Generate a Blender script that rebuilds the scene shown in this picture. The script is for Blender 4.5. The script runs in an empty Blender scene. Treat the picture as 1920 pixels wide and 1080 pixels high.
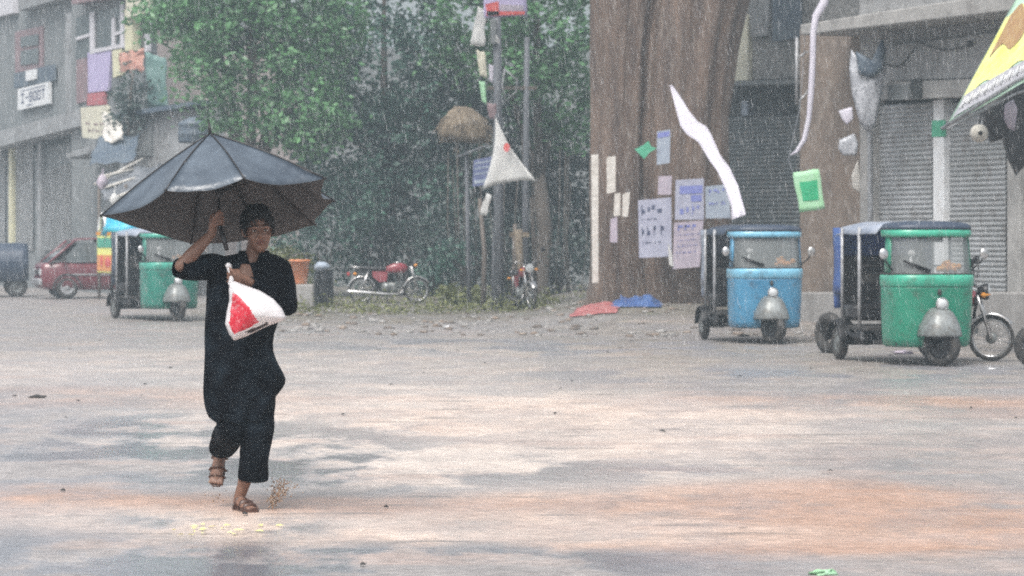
import bpy, bmesh, math, random
import numpy as np
from mathutils import Vector, Matrix, noise
random.seed(7); RNG = np.random.default_rng(7)
C = bpy.context.scene.collection
F, H, HY, CX = 5500.0, 1.45, 450.0, 960.0      # focal length in photo pixels, eye height, horizon row, centre column
R = math.radians

def W(px, py, d): return Vector(((px-CX)/F*d, d, H+(HY-py)/F*d))
def G(px, py):
    d = F*H/(py-HY); return Vector(((px-CX)/F*d, d, 0))
def sstep(a, b, x):
    t = min(1, max(0, (x-a)/(b-a))); return t*t*(3-2*t)
def ground_h(x, y):
    right = .28*sstep(45.5, 52, y)*sstep(-.5, 2.2, x)
    left = .15*sstep(58, 65, y)*sstep(-8.5, -6, x)
    return max(right, left) + .03*noise.noise(Vector((x*.35, y*.2, 0)))*sstep(20, 50, y)
def on_ground(px, d):
    x = (px-CX)/F*d; return Vector((x, d, ground_h(x, d)))

class MB:
    """collects shapes into one mesh"""
    def __init__(s): s.v = []; s.f = []; s.m = []; s.sm = []
    def add(s, vs, fs, mi=0, smooth=False):
        o = len(s.v); s.v += [Vector(p) for p in vs]
        for f in fs: s.f.append([i+o for i in f]); s.m.append(mi); s.sm.append(smooth)
    def box(s, c, size, rot=None, mi=0, bev=0):
        bm = bmesh.new(); bmesh.ops.create_cube(bm, size=1)
        bmesh.ops.scale(bm, vec=size, verts=bm.verts)
        if bev: bmesh.ops.bevel(bm, geom=list(bm.edges), offset=bev, segments=2, profile=.5, affect='EDGES')
        if rot is not None: bmesh.ops.transform(bm, matrix=rot, verts=bm.verts)
        bm.verts.index_update()
        s.add([v.co+Vector(c) for v in bm.verts], [[v.index for v in f.verts] for f in bm.faces], mi); bm.free()
    def tube(s, pts, rads, n=8, mi=0, caps=True, closed=False):
        pts = [Vector(p) for p in pts]
        if not isinstance(rads, list): rads = [rads]*len(pts)
        N = len(pts); vs = []; up = None
        for i, p in enumerate(pts):
            if closed: t = pts[(i+1) % N]-pts[i-1]
            else: t = pts[min(i+1, N-1)]-pts[max(i-1, 0)]
            t.normalize()
            if up is None: up = Vector((0, 0, 1)) if abs(t.z) < .9 else Vector((1, 0, 0))
            a = t.cross(up)
            if a.length < 1e-5: a = t.orthogonal()
            a.normalize(); b = a.cross(t).normalized(); up = b
            r = rads[i]
            ra, rb = (r if hasattr(r, '__len__') else (r, r))
            vs += [p+a*math.cos(2*math.pi*k/n)*ra+b*math.sin(2*math.pi*k/n)*rb for k in range(n)]
        fs = []
        for i in range(N if closed else N-1):
            j = (i+1) % N
            for k in range(n): fs.append([i*n+k, i*n+(k+1) % n, j*n+(k+1) % n, j*n+k])
        if caps and not closed: fs += [list(range(n))[::-1], [(N-1)*n+k for k in range(n)]]
        s.add(vs, fs, mi, True)
    def limb(s, pts, rads, n=12):
        """tube with round ends"""
        pts = [Vector(p) for p in pts]; s.tube(pts, rads, n)
        for p, r in ((pts[0], rads[0]), (pts[-1], rads[-1])): s.ball(p, (r, r, r) if not hasattr(r, '__len__') else (min(r),)*3, 10, 6)
    def ball(s, c, r, nu=12, nv=8, mi=0, rot=None, jit=0, seed=0):
        if not hasattr(r, '__len__'): r = (r, r, r)
        vs = []; c = Vector(c)
        for j in range(nv+1):
            th = math.pi*j/nv
            for i in range(nu):
                ph = 2*math.pi*i/nu
                q = Vector((math.sin(th)*math.cos(ph), math.sin(th)*math.sin(ph), math.cos(th)))
                k = 1+jit*noise.noise(q*2.3+Vector((seed, seed*.7, 0)))
                q = Vector((q.x*r[0], q.y*r[1], q.z*r[2]))*k
                if rot is not None: q = rot @ q
                vs.append(c+q)
        fs = [[j*nu+i, (j+1)*nu+i, (j+1)*nu+(i+1) % nu, j*nu+(i+1) % nu] for j in range(nv) for i in range(nu)]
        s.add(vs, fs, mi, True)
    def lathe(s, prof, c, axis='z', n=20, mi=0, rot=None):
        """prof: (radius, along) pairs turned round axis"""
        vs = []; c = Vector(c)
        for r, h in prof:
            for k in range(n):
                a = 2*math.pi*k/n; u, w = r*math.cos(a), r*math.sin(a)
                q = {'z': Vector((u, w, h)), 'y': Vector((u, h, w)), 'x': Vector((h, u, w))}[axis]
                if rot is not None: q = rot @ q
                vs.append(c+q)
        fs = [[j*n+k, j*n+(k+1) % n, (j+1)*n+(k+1) % n, (j+1)*n+k] for j in range(len(prof)-1) for k in range(n)]
        s.add(vs, fs, mi, True)
    def grid(s, rows, mi=0, smooth=True, wrap=False):
        n = len(rows[0]); vs = [p for r in rows for p in r]
        fs = []
        for j in range(len(rows)-1):
            for k in range(n if wrap else n-1): fs.append([j*n+k, j*n+(k+1) % n, (j+1)*n+(k+1) % n, (j+1)*n+k])
        s.add(vs, fs, mi, smooth)
    def prism(s, poly, off, mi=0):
        """polygon (3-D points) extruded by vector off"""
        n = len(poly); off = Vector(off); poly = [Vector(p) for p in poly]
        fs = [list(range(n)), [n+i for i in range(n)][::-1]]+[[i, (i+1) % n, n+(i+1) % n, n+i][::-1] for i in range(n)]
        s.add(poly+[p+off for p in poly], fs, mi)
    def build(s, name, mats, parent=None, world=False, solid=0, subsurf=0, bevel=0, fix=True):
        me = bpy.data.meshes.new(name)
        vs = s.v; loc = Vector((0, 0, 0))
        if parent is not None and world: vs = [v-parent.location for v in vs]
        if parent is None:
            xs = [v.x for v in vs]; ys = [v.y for v in vs]; zs = [v.z for v in vs]
            loc = Vector(((min(xs)+max(xs))/2, (min(ys)+max(ys))/2, min(zs))); vs = [v-loc for v in vs]
        me.from_pydata([tuple(v) for v in vs], [], s.f)
        for m in (mats if isinstance(mats, (list, tuple)) else [mats]): me.materials.append(m)
        me.polygons.foreach_set('material_index', s.m); me.polygons.foreach_set('use_smooth', s.sm)
        if fix:
            bm = bmesh.new(); bm.from_mesh(me); bmesh.ops.recalc_face_normals(bm, faces=bm.faces); bm.to_mesh(me); bm.free()
        me.update()
        o = bpy.data.objects.new(name, me); C.objects.link(o); o.location = loc
        if parent is not None: o.parent = parent
        if solid: m = o.modifiers.new('s', 'SOLIDIFY'); m.thickness = solid; m.offset = 0
        if bevel: m = o.modifiers.new('b', 'BEVEL'); m.width = bevel; m.segments = 2; m.limit_method = 'ANGLE'
        if subsurf: m = o.modifiers.new('u', 'SUBSURF'); m.levels = m.render_levels = subsurf
        return o

def thing(name, label, cat, loc=(0, 0, 0), rz=0, group=None):
    o = bpy.data.objects.new(name, None); C.objects.link(o); o.location = loc; o.rotation_euler = (0, 0, rz)
    o.empty_display_size = .2
    return tag(o, label, cat, group)
def tag(o, label, cat, group=None):
    o['label'] = label; o['category'] = cat
    if group: o['group'] = group
    return o
def struct(o, kind='structure'): o['kind'] = kind; return o

# ---------------------------------------------------------------- materials
def mat(name, c1, c2=None, scale=4, rough=.55, metal=0, bump=0, bscale=None, stretch=(1, 1, 1), spec=.5, coat=0, lo=.35, hi=.65,
        c3=None, trans=0, rough2=None, dist=.02):
    m = bpy.data.materials.new(name); m.use_nodes = True; nt = m.node_tree; N, L = nt.nodes, nt.links
    b = N['Principled BSDF']
    b.inputs['Roughness'].default_value = rough; b.inputs['Metallic'].default_value = metal
    b.inputs['Specular IOR Level'].default_value = spec; b.inputs['Coat Weight'].default_value = coat
    b.inputs['Base Color'].default_value = (*c1, 1)
    tc = N.new('ShaderNodeTexCoord'); mp = N.new('ShaderNodeMapping'); mp.inputs['Scale'].default_value = stretch
    L.new(tc.outputs['Object'], mp.inputs['Vector'])
    def nz(sc, det=5):
        n = N.new('ShaderNodeTexNoise'); n.inputs['Scale'].default_value = sc; n.inputs['Detail'].default_value = det
        n.inputs['Roughness'].default_value = .62; L.new(mp.outputs['Vector'], n.inputs['Vector']); return n
    if c2 is not None:
        n = nz(scale); r = N.new('ShaderNodeMapRange'); r.inputs['From Min'].default_value = lo; r.inputs['From Max'].default_value = hi
        L.new(n.outputs['Fac'], r.inputs['Value'])
        mx = N.new('ShaderNodeMix'); mx.data_type = 'RGBA'; mx.inputs['A'].default_value = (*c1, 1); mx.inputs['B'].default_value = (*c2, 1)
        L.new(r.outputs['Result'], mx.inputs['Factor']); out = mx.outputs['Result']
        if c3 is not None:
            n2 = nz(scale*3.1); r2 = N.new('ShaderNodeMapRange'); r2.inputs['From Min'].default_value = .52; r2.inputs['From Max'].default_value = .7
            L.new(n2.outputs['Fac'], r2.inputs['Value'])
            m2 = N.new('ShaderNodeMix'); m2.data_type = 'RGBA'; m2.inputs['B'].default_value = (*c3, 1)
            L.new(r2.outputs['Result'], m2.inputs['Factor']); L.new(out, m2.inputs['A']); out = m2.outputs['Result']
        L.new(out, b.inputs['Base Color'])
        if rough2 is not None:
            rr = N.new('ShaderNodeMapRange'); rr.inputs['To Min'].default_value = rough; rr.inputs['To Max'].default_value = rough2
            L.new(r.outputs['Result'], rr.inputs['Value']); L.new(rr.outputs['Result'], b.inputs['Roughness'])
    if bump:
        n = nz(bscale or scale*3, 6); bp = N.new('ShaderNodeBump'); bp.inputs['Strength'].default_value = bump; bp.inputs['Distance'].default_value = dist
        L.new(n.outputs['Fac'], bp.inputs['Height']); L.new(bp.outputs['Normal'], b.inputs['Normal'])
    if trans:
        out = N['Material Output']; t = N.new('ShaderNodeBsdfTranslucent'); t.inputs['Color'].default_value = (*c1, 1)
        ms = N.new('ShaderNodeMixShader'); ms.inputs['Fac'].default_value = trans
        L.new(b.outputs['BSDF'], ms.inputs[1]); L.new(t.outputs['BSDF'], ms.inputs[2]); L.new(ms.outputs['Shader'], out.inputs['Surface'])
    return m

def leaf_mat(name, dark, light, trans=.3):
    m = bpy.data.materials.new(name); m.use_nodes = True; nt = m.node_tree; N, L = nt.nodes, nt.links
    b = N['Principled BSDF']; b.inputs['Roughness'].default_value = .42
    at = N.new('ShaderNodeAttribute'); at.attribute_name = 'tint'
    mx = N.new('ShaderNodeMix'); mx.data_type = 'RGBA'; mx.inputs['A'].default_value = (*dark, 1); mx.inputs['B'].default_value = (*light, 1)
    L.new(at.outputs['Fac'], mx.inputs['Factor']); L.new(mx.outputs['Result'], b.inputs['Base Color'])
    t = N.new('ShaderNodeBsdfTranslucent'); L.new(mx.outputs['Result'], t.inputs['Color'])
    ms = N.new('ShaderNodeMixShader'); ms.inputs['Fac'].default_value = trans
    L.new(b.outputs['BSDF'], ms.inputs[1]); L.new(t.outputs['BSDF'], ms.inputs[2]); L.new(ms.outputs['Shader'], N['Material Output'].inputs['Surface'])
    return m

def glass_mat(name, tint, alpha):
    m = bpy.data.materials.new(name); m.use_nodes = True; nt = m.node_tree; N, L = nt.nodes, nt.links
    b = N['Principled BSDF']; b.inputs['Base Color'].default_value = (*tint, 1); b.inputs['Roughness'].default_value = .06
    b.inputs['Specular IOR Level'].default_value = .8
    t = N.new('ShaderNodeBsdfTransparent'); ms = N.new('ShaderNodeMixShader'); ms.inputs['Fac'].default_value = alpha
    L.new(t.outputs['BSDF'], ms.inputs[1]); L.new(b.outputs['BSDF'], ms.inputs[2]); L.new(ms.outputs['Shader'], N['Material Output'].inputs['Surface'])
    return m

M = dict(
    black_cloth=mat('black_cloth', (.0025, .003, .005), (.012, .019, .027), 7, .75, bump=.7, bscale=18, spec=.05, rough2=.4, lo=.45, hi=.7),  # second colour paints bluish wet highlights into the black
    skin=mat('skin', (.17, .088, .06), (.21, .115, .08), 8, .5, bump=.05, bscale=60),
    lip=mat('lip', (.17, .065, .05)), hair=mat('hair', (.004, .0035, .0035), (.008, .007, .007), 40, .55, bump=.3, bscale=60, stretch=(1, 1, .3)),
    eye_white=mat('eye_white', (.5, .47, .44), rough=.2), iris=mat('iris', (.012, .008, .006), rough=.15),
    sandal=mat('sandal', (.05, .022, .015), (.08, .04, .03), 20, .4), 
    bag_white=mat('bag_white', (.82, .81, .82), (.74, .72, .74), 7, .35, bump=.35, bscale=14, trans=.25),
    bag_red=mat('bag_red', (.52, .015, .035), (.62, .09, .12), 16, .35, bump=.4, bscale=18, lo=.5, hi=.75, c3=(.62, .3, .32)),
    bag_black=mat('bag_black', (.015, .012, .015), rough=.4),
    umb_in=mat('umb_in', (.08, .083, .088), (.115, .118, .122), 30, .8, spec=.15), umb_top_sheen=mat('umb_top_sheen', (.045, .062, .085), (.11, .14, .175), 4, .32, bump=.6, bscale=9, spec=.8, trans=.10),  # blue-grey sky shine of the black top painted into its colour
    dark_metal=mat('dark_metal', (.02, .02, .022), (.05, .05, .052), 20, .4, metal=.7),
    chrome=mat('chrome', (.62, .63, .65), (.42, .4, .38), 12, .22, metal=.9),
    alu=mat('alu', (.25, .27, .27), (.15, .155, .15), 5, .42, metal=.35, bump=.25, c3=(.13, .12, .105)),
    pale_metal=mat('pale_metal', (.38, .39, .41), (.22, .22, .225), 10, .45, metal=.2),
    rubber=mat('rubber', (.014, .014, .015), (.05, .045, .04), 14, .7, bump=.3, bscale=40),
    dark_in=mat('dark_in', (.018, .018, .02), (.05, .047, .044), 6, .7, bump=.2),
    seat_black=mat('seat_black', (.012, .012, .014), (.03, .028, .03), 8, .45, bump=.15),
    tarp_navy=mat('tarp_navy', (.02, .035, .065), (.045, .06, .09), 5, .45, bump=.4, bscale=9),
    tarp_blue=mat('tarp_blue', (.03, .07, .26), (.05, .12, .34), 5, .4, bump=.5, bscale=8),
    tarp_grey=mat('tarp_grey', (.2, .24, .32), (.34, .37, .43), 5, .4, bump=.4, bscale=9),
    cyan=mat('cyan', (.03, .32, .52), (.05, .42, .5), 4, .4, bump=.5, bscale=8),
    orange_orn=mat('orange_orn', (.7, .34, .04), (.62, .2, .02), 20, .6, bump=.5),
    lens=mat('lens', (.5, .52, .53), rough=.15, spec=.9), red_lens=mat('red_lens', (.4, .02, .02), rough=.2),
    glass=glass_mat('glass', (.24, .26, .26), .5), dark_glass=mat('dark_glass', (.05, .065, .07), (.09, .1, .1), 3, .12, spec=.8),
    maroon=mat('maroon', (.15, .026, .036), (.11, .022, .03), 6, .3, coat=.4, bump=.05), red_paint=mat('red_paint', (.25, .022, .035), (.19, .024, .032), 6, .28, coat=.4, bump=.05),
    white_cloth=mat('white_cloth', (.78, .78, .76), (.66, .66, .66), 4, .75, bump=.3, bscale=9, trans=.35),
    lilac_cloth=mat('lilac_cloth', (.66, .63, .72), (.72, .7, .76), 4, .7, bump=.3, bscale=8, trans=.3),
    print_dark=mat('print_dark', (.05, .06, .12), rough=.7), print_blue=mat('print_blue', (.12, .14, .42), (.22, .25, .5), 9, .7),
    print_red=mat('print_red', (.5, .06, .07), (.6, .12, .1), 9, .6), print_orange=mat('print_orange', (.6, .26, .1), rough=.6),
    paper=mat('paper', (.40, .41, .5), (.28, .29, .38), 5, .75, bump=.2), paper_pink=mat('paper_pink', (.44, .38, .44), (.31, .28, .34), 5, .75, bump=.2),
    paper_white=mat('paper_white', (.62, .6, .56), (.45, .42, .38), 9, .75, bump=.2), paper_grey=mat('paper_grey', (.33, .38, .45), (.25, .29, .36), 8, .75),
    green_cloth=mat('green_cloth', (.05, .3, .17), (.08, .38, .24), 8, .7), green_print=mat('green_print', (.01, .30, .12), (.03, .38, .18), 20, .6),
    light_green=mat('light_green', (.36, .66, .38), (.45, .72, .5), 8, .6, trans=.25),
    bark=mat('bark', (.165, .113, .085), (.075, .052, .043), 2.2, .75, bump=1, bscale=5, stretch=(2.4, 2.4, .3), c3=(.2, .165, .14), dist=.08),
    bark_dark=mat('bark_dark', (.07, .055, .045), (.11, .09, .075), 4, .8, bump=.6, stretch=(2, 2, .4)),
    wood=mat('wood', (.16, .13, .11), (.1, .085, .075), 6, .75, bump=.4, stretch=(2, 2, .3)),
    pole_grey=mat('pole_grey', (.17, .18, .2), (.10, .105, .12), 5, .6, bump=.2, stretch=(1, 1, .3)),
    plaster=mat('plaster', (.36, .36, .36), (.25, .25, .25), 1.6, .8, bump=.35, bscale=8, c3=(.17, .165, .16), stretch=(1, 1, .7)),
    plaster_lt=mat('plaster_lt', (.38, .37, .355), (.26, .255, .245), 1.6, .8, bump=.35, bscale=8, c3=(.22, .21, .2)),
    mudwall=mat('mudwall', (.21, .16, .125), (.15, .12, .10), 1.4, .85, bump=.7, bscale=5, c3=(.27, .225, .19)),
    stone=mat('stone', (.17, .17, .165), (.27, .26, .25), 2.5, .85, bump=1, bscale=5, c3=(.09, .09, .09), dist=.06),
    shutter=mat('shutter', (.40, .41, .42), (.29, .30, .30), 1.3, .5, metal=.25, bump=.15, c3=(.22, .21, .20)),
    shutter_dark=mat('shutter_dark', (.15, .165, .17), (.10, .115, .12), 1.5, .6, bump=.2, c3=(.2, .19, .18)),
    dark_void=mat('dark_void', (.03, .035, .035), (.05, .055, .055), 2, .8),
    cream=mat('cream', (.6, .58, .46), (.46, .44, .36), 3, .7, bump=.2), pale_yellow=mat('pale_yellow', (.6, .58, .4), (.48, .46, .33), 3, .7),
    house_grey=mat('house_grey', (.14, .155, .16), (.21, .22, .225), .8, .85, bump=.4, bscale=4, c3=(.13, .14, .145)),
    house_pale=mat('house_pale', (.29, .30, .31), (.2, .205, .21), 1.2, .8, bump=.3, bscale=5, c3=(.13, .13, .13)),
    pink_wall=mat('pink_wall', (.34, .29, .28), (.26, .24, .235), 1, .85, bump=.4, bscale=5), mauve=mat('mauve', (.24, .16, .17), (.18, .13, .14), 3, .6),
    window_white=mat('window_white', (.58, .57, .6), (.48, .47, .5), 5, .5), lilac=mat('lilac', (.42, .37, .56), (.35, .31, .48), 3, .6),
    red_panel=mat('red_panel', (.42, .1, .12), (.34, .14, .15), 4, .6), teal=mat('teal', (.11, .2, .19), (.14, .25, .23), 3, .6, bump=.3),
    coral=mat('coral', (.33, .14, .11), (.38, .23, .18), 7, .7, bump=.6), tank=mat('tank', (.06, .085, .12), (.1, .125, .15), 3, .5),
    sack=mat('sack', (.2, .155, .105), (.12, .095, .07), 5, .85, bump=1, bscale=14, c3=(.28, .235, .175)),
    stone_blue=mat('stone_blue', (.1, .12, .24), rough=.7), orange_plastic=mat('orange_plastic', (.78, .24, .09), (.7, .3, .14), 6, .4),
    red_sheet=mat('red_sheet', (.3, .06, .065), (.4, .17, .16), 6, .45, bump=.5), blue_sheet=mat('blue_sheet', (.03, .07, .22), (.05, .11, .27), 4, .4, bump=.6),
    banner_yellow=mat('banner_yellow', (.72, .72, .16), (.78, .78, .34), 3, .45), banner_green=mat('banner_green', (.42, .66, .45), (.5, .7, .58), 3, .45),
    banner_grey=mat('banner_grey', (.33, .33, .36), (.42, .42, .45), 5, .5), print_brown=mat('print_brown', (.33, .18, .08), (.42, .28, .12), 9, .5),
    white_paint=mat('white_paint', (.72, .74, .76), (.6, .6, .6), 6, .4), beige=mat('beige', (.55, .52, .46), rough=.5),
    polythene=mat('polythene', (.3, .31, .34), (.46, .47, .5), 6, .3, bump=.7, bscale=9, c3=(.12, .125, .14)),
    polythene_dark=mat('polythene_dark', (.10, .11, .125), (.2, .21, .23), 5, .3, bump=.7, bscale=9),
    concrete=mat('concrete', (.3, .29, .28), (.22, .21, .2), 3, .7, bump=.4),
    leaf=leaf_mat('leaf', (.045, .11, .05), (.17, .38, .16)), leaf_dark=leaf_mat('leaf_dark', (.028, .048, .046), (.06, .10, .085), .2),  # tree leaf colours lightened towards blue-green, part of the haze painted in
    leaf_teal=leaf_mat('leaf_teal', (.026, .066, .055), (.09, .2, .145)), leaf_yellow=leaf_mat('leaf_yellow', (.09, .1, .025), (.25, .27, .09)),
)

def leaves(name, blobs, mt, parent=None, size=(.1, .2), clump=.4, per=36, kind=None):
    """crown of many small leaf faces gathered in clumps; blobs: (centre, radii, number of clumps)"""
    P, T = [], []
    for c, r, n in blobs:
        c = np.array(c, float); r = np.array(r, float)
        for _ in range(n):
            u = RNG.normal(size=3); u /= np.linalg.norm(u)
            cc = c+u*r*RNG.uniform(.25, 1)**.5
            t0 = RNG.uniform(.05, .85); cr = clump*RNG.uniform(.6, 1.3)
            k = int(per*RNG.uniform(.6, 1.3))
            P.append(cc+RNG.normal(size=(k, 3))*cr*np.array([.5, .5, .38])); T.append(np.clip(t0+RNG.normal(size=k)*.16, 0, 1))
    P = np.concatenate(P); T = np.concatenate(T); n = len(P)
    a = RNG.normal(size=(n, 3)); a[:, 2] *= .6; a /= np.linalg.norm(a, axis=1)[:, None]
    b = np.cross(a, RNG.normal(size=(n, 3))); b /= np.linalg.norm(b, axis=1)[:, None]
    L = RNG.uniform(size[0], size[1], n)[:, None]; Wd = L*.55
    c4 = np.stack([P-a*L*.5, P+b*Wd*.5-a*L*.08, P+a*L*.5, P-b*Wd*.5-a*L*.08], 1)
    if parent is not None: base = np.array(parent.location)
    else: base = np.array([P[:, 0].mean(), P[:, 1].mean(), P[:, 2].min()])
    me = bpy.data.meshes.new(name)
    me.from_pydata((c4.reshape(-1, 3)-base).tolist(), [], np.arange(n*4).reshape(-1, 4).tolist())
    me.materials.append(mt)
    at = me.attributes.new('tint', 'FLOAT', 'FACE'); at.data.foreach_set('value', T.astype(np.float32))
    o = bpy.data.objects.new(name, me); C.objects.link(o)
    if parent is not None: o.parent = parent
    else: o.location = base
    if kind: o['kind'] = kind
    return o

class Plane:
    """a vertical facade plane through two ground points given as (pixel column, distance)"""
    def __init__(s, a, b):
        s.a = Vector(((a[0]-CX)/F*a[1], a[1], 0)); s.b = Vector(((b[0]-CX)/F*b[1], b[1], 0))
        u = (s.b-s.a).normalized(); s.u = u; s.n = Vector((u.y, -u.x, 0))
        if s.n.y > 0: s.n = -s.n
    def p(s, px, py, off=0):
        d = Vector(((px-CX)/F, 1, (HY-py)/F)); o = Vector((0, 0, H))
        a = s.a+s.n*off
        t = (a-o).dot(s.n)/d.dot(s.n); return o+d*t
    def slab(s, mb, pts, off0, off1, mi=0):
        """polygon outlined on the plane (front face seen at off1), real thickness off1-off0"""
        P = [s.p(x, y, off1) for x, y in pts]; mb.prism(P, -s.n*(off1-off0), mi)
    def rect(s, mb, x0, y0, x1, y1, off0, off1, mi=0):
        """upright wall rectangle: the ends taken at columns x0/x1, top and bottom heights taken at x0"""
        a = s.p(x0, y0, off1); b = s.p(x1, y0, off1); lo = s.p(x0, y1, off1).z
        mb.prism([(a.x, a.y, a.z), (b.x, b.y, a.z), (b.x, b.y, lo), (a.x, a.y, lo)], -s.n*(off1-off0), mi)
# ================================================================ ground
def make_ground():
    xs = [-160, -70, -32, -22]+list(np.linspace(-16, 16, 215))+[22, 32, 70, 160]
    ys = [-40, 0, 6]+list(np.arange(9.5, 30, .22))+list(np.arange(30, 92, .4))+[110, 150, 260]
    nx, ny = len(xs), len(ys)
    def patch(px, py, hw, hh, w):
        c = G(px, py); a = G(px, py-hh).y; b = G(px, py+hh).y
        return (c.x, (a+b)/2, hw/F*c.y, (a-b)/2, w)
    mud_p = [patch(830, 790, 520, 48, 1), patch(1650, 760, 420, 22, .9), patch(200, 745, 420, 16, .55), patch(960, 962, 1300, 46, 1.0),
             patch(1750, 985, 420, 75, 1.1), patch(1500, 850, 500, 28, .35), patch(1250, 1005, 600, 22, .8), patch(500, 960, 900, 40, .4)]
    grey_p = [patch(180, 812, 420, 36, 1), patch(420, 880, 900, 34, 1.0), patch(1000, 700, 1200, 26, .25), patch(1700, 1045, 700, 22, .5)]
    pud_p = [patch(420, 1062, 700, 36, 1.3), patch(450, 985, 150, 20, .8), patch(1550, 700, 500, 14, .5), patch(200, 850, 520, 62, .75), patch(900, 885, 500, 26, .5), patch(1000, 652, 420, 14, .55), patch(900, 1040, 500, 20, .4)]
    wash_sheen_p = [patch(830, 800, 560, 75, 1), patch(1050, 880, 420, 50, .8), patch(500, 690, 900, 40, .5), patch(700, 985, 760, 30, .9), patch(1250, 800, 560, 50, .5)]
    def ev(ps, x, y):
        s = 0
        for cx, cy, rx, ry, w in ps:
            q = ((x-cx)/rx)**2+((y-cy)/ry)**2
            if q < 6: s += w*math.exp(-q*q*.7)
        return s
    vs, mud, pud, ver, was = [], [], [], [], []
    for y in ys:
        for x in xs:
            vs.append((x, y, ground_h(x, y)))
            wx = x+.5*noise.noise(Vector((x*.6, y*.35, 3))); wy = y+.9*noise.noise(Vector((x*.5, y*.3, 9)))*min(3, y/14)
            mud.append(max(0, ev(mud_p, wx, wy)-.9*ev(grey_p, wx, wy))); pud.append(min(1, ev(pud_p, wx, wy)))
            was.append(min(1, ev(wash_sheen_p, wx, wy)))
            ver.append(max(sstep(.08, .2, ground_h(x, y)), sstep(43, 57, wy)*sstep(-9, -5, wx), .6*sstep(25, 37, wy)*sstep(-3.5, 2.5, wx), .3*sstep(30, 40, wy)))
    fs = [(j*nx+i, j*nx+i+1, (j+1)*nx+i+1, (j+1)*nx+i) for j in range(ny-1) for i in range(nx-1)]
    me = bpy.data.meshes.new('ground'); me.from_pydata(vs, [], fs)
    me.polygons.foreach_set('use_smooth', [True]*len(fs))
    for nme, dat in (('mud', mud), ('puddle', pud), ('verge', ver), ('wash_sheen', was)):
        a = me.attributes.new(nme, 'FLOAT', 'POINT'); a.data.foreach_set('value', np.array(dat, np.float32))
    m = bpy.data.materials.new('wet_ground'); m.use_nodes = True; nt = m.node_tree; N, L = nt.nodes, nt.links
    b = N['Principled BSDF']
    tc = N.new('ShaderNodeTexCoord')
    def nz(sc, det=6, st=(1, 1, 1), rg=.6):
        mp = N.new('ShaderNodeMapping'); mp.inputs['Scale'].default_value = st; L.new(tc.outputs['Object'], mp.inputs['Vector'])
        n = N.new('ShaderNodeTexNoise'); n.inputs['Scale'].default_value = sc; n.inputs['Detail'].default_value = det; n.inputs['Roughness'].default_value = rg
        L.new(mp.outputs['Vector'], n.inputs['Vector']); return n.outputs['Fac']
    def at(n): q = N.new('ShaderNodeAttribute'); q.attribute_name = n; return q.outputs['Fac']
    def mth(op, x, y=None, cl=False):
        q = N.new('ShaderNodeMath'); q.operation = op; q.use_clamp = cl
        for i, v in enumerate((x, y)):
            if v is None: continue
            if hasattr(v, 'is_linked'): L.new(v, q.inputs[i])
            else: q.inputs[i].default_value = v
        return q.outputs[0]
    def rng(v, a, c, d=0, e=1):
        q = N.new('ShaderNodeMapRange'); q.inputs[1].default_value = a; q.inputs[2].default_value = c; q.inputs[3].default_value = d; q.inputs[4].default_value = e
        L.new(v, q.inputs[0]); return q.outputs[0]
    def mix(f, A, B):
        q = N.new('ShaderNodeMix'); q.data_type = 'RGBA'; L.new(f, q.inputs['Factor'])
        for k, v in (('A', A), ('B', B)):
            if isinstance(v, tuple): q.inputs[k].default_value = (*v, 1)
            else: L.new(v, q.inputs[k])
        return q.outputs['Result']
    big, mid, fine = nz(.55, 5, (1, .55, 1)), nz(2.6, 6, (1, .5, 1)), nz(22, 4)

    asphalt = mix(rng(mid, .3, .7), GREY_A, GREY_B)
    mudc = mix(rng(mid, .35, .68), MUD_A, MUD_B)
    mf = mth('MULTIPLY', at('mud'), rng(mth('ADD', mth('MULTIPLY', big, .6), mth('MULTIPLY', mid, .4)), .36, .54), True)
    col = mix(mf, asphalt, mudc)
    col = mix(mth('MULTIPLY', at('wash_sheen'), rng(mid, .2, .7, .35, .9), True), col, WASH_SHEEN)
    vg = mix(rng(nz(1.6, 6), .42, .6), VERGE_A, VERGE_B); vg = mix(rng(nz(3.3, 6), .55, .68), vg, VERGE_C)
    col = mix(at('verge'), col, vg)
    grit = rng(nz(9, 5, (1, .4, 1), .75), .60, .72)               # dark wet grit and leaf scraps trodden in
    col = mix(mth('MULTIPLY', grit, .65), col, (.12, .10, .09))
    lines = rng(nz(1.5, 6, (.45, 2.0, 1), .72), .57, .65)            # dark streaks stretched across the road
    col = mix(mth('MULTIPLY', lines, .6), col, (.13, .115, .105))
    pinks = rng(nz(.9, 6, (.5, 1.3, 1), .68), .52, .64)
    col = mix(mth('MULTIPLY', pinks, mth('SUBTRACT', .5, mth('MULTIPLY', at('verge'), .5))), col, (.50, .36, .30))
    spk = rng(nz(24, 4, (.35, 1.1, 1), .7), .36, .66)
    sv = N.new('ShaderNodeHueSaturation'); L.new(rng(spk, 0, 1, .66, 1.2), sv.inputs['Value']); L.new(col, sv.inputs['Color']); col = sv.outputs['Color']
    L.new(col, b.inputs['Base Color'])
    pz = mth('MULTIPLY', mth('ADD', at('puddle'), .22), rng(nz(1.1, 6, (.8, .4, 1), .65), .455, .535), True)
    col = mix(mth('MULTIPLY', pz, .7), col, (.27, .285, .335)); wetc = N.new('ShaderNodeHueSaturation'); L.new(rng(pz, 0, 1, 1, .85), wetc.inputs['Value']); L.new(col, wetc.inputs['Color']); L.new(wetc.outputs['Color'], b.inputs['Base Color'])  # bluish sky reflection painted into the puddle colour
    rough = mth('SUBTRACT', .36, mth('MULTIPLY', pz, .29))
    rough = mth('ADD', rough, mth('MULTIPLY', at('verge'), .3)); L.new(rough, b.inputs['Roughness'])
    b.inputs['Specular IOR Level'].default_value = .5
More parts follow.
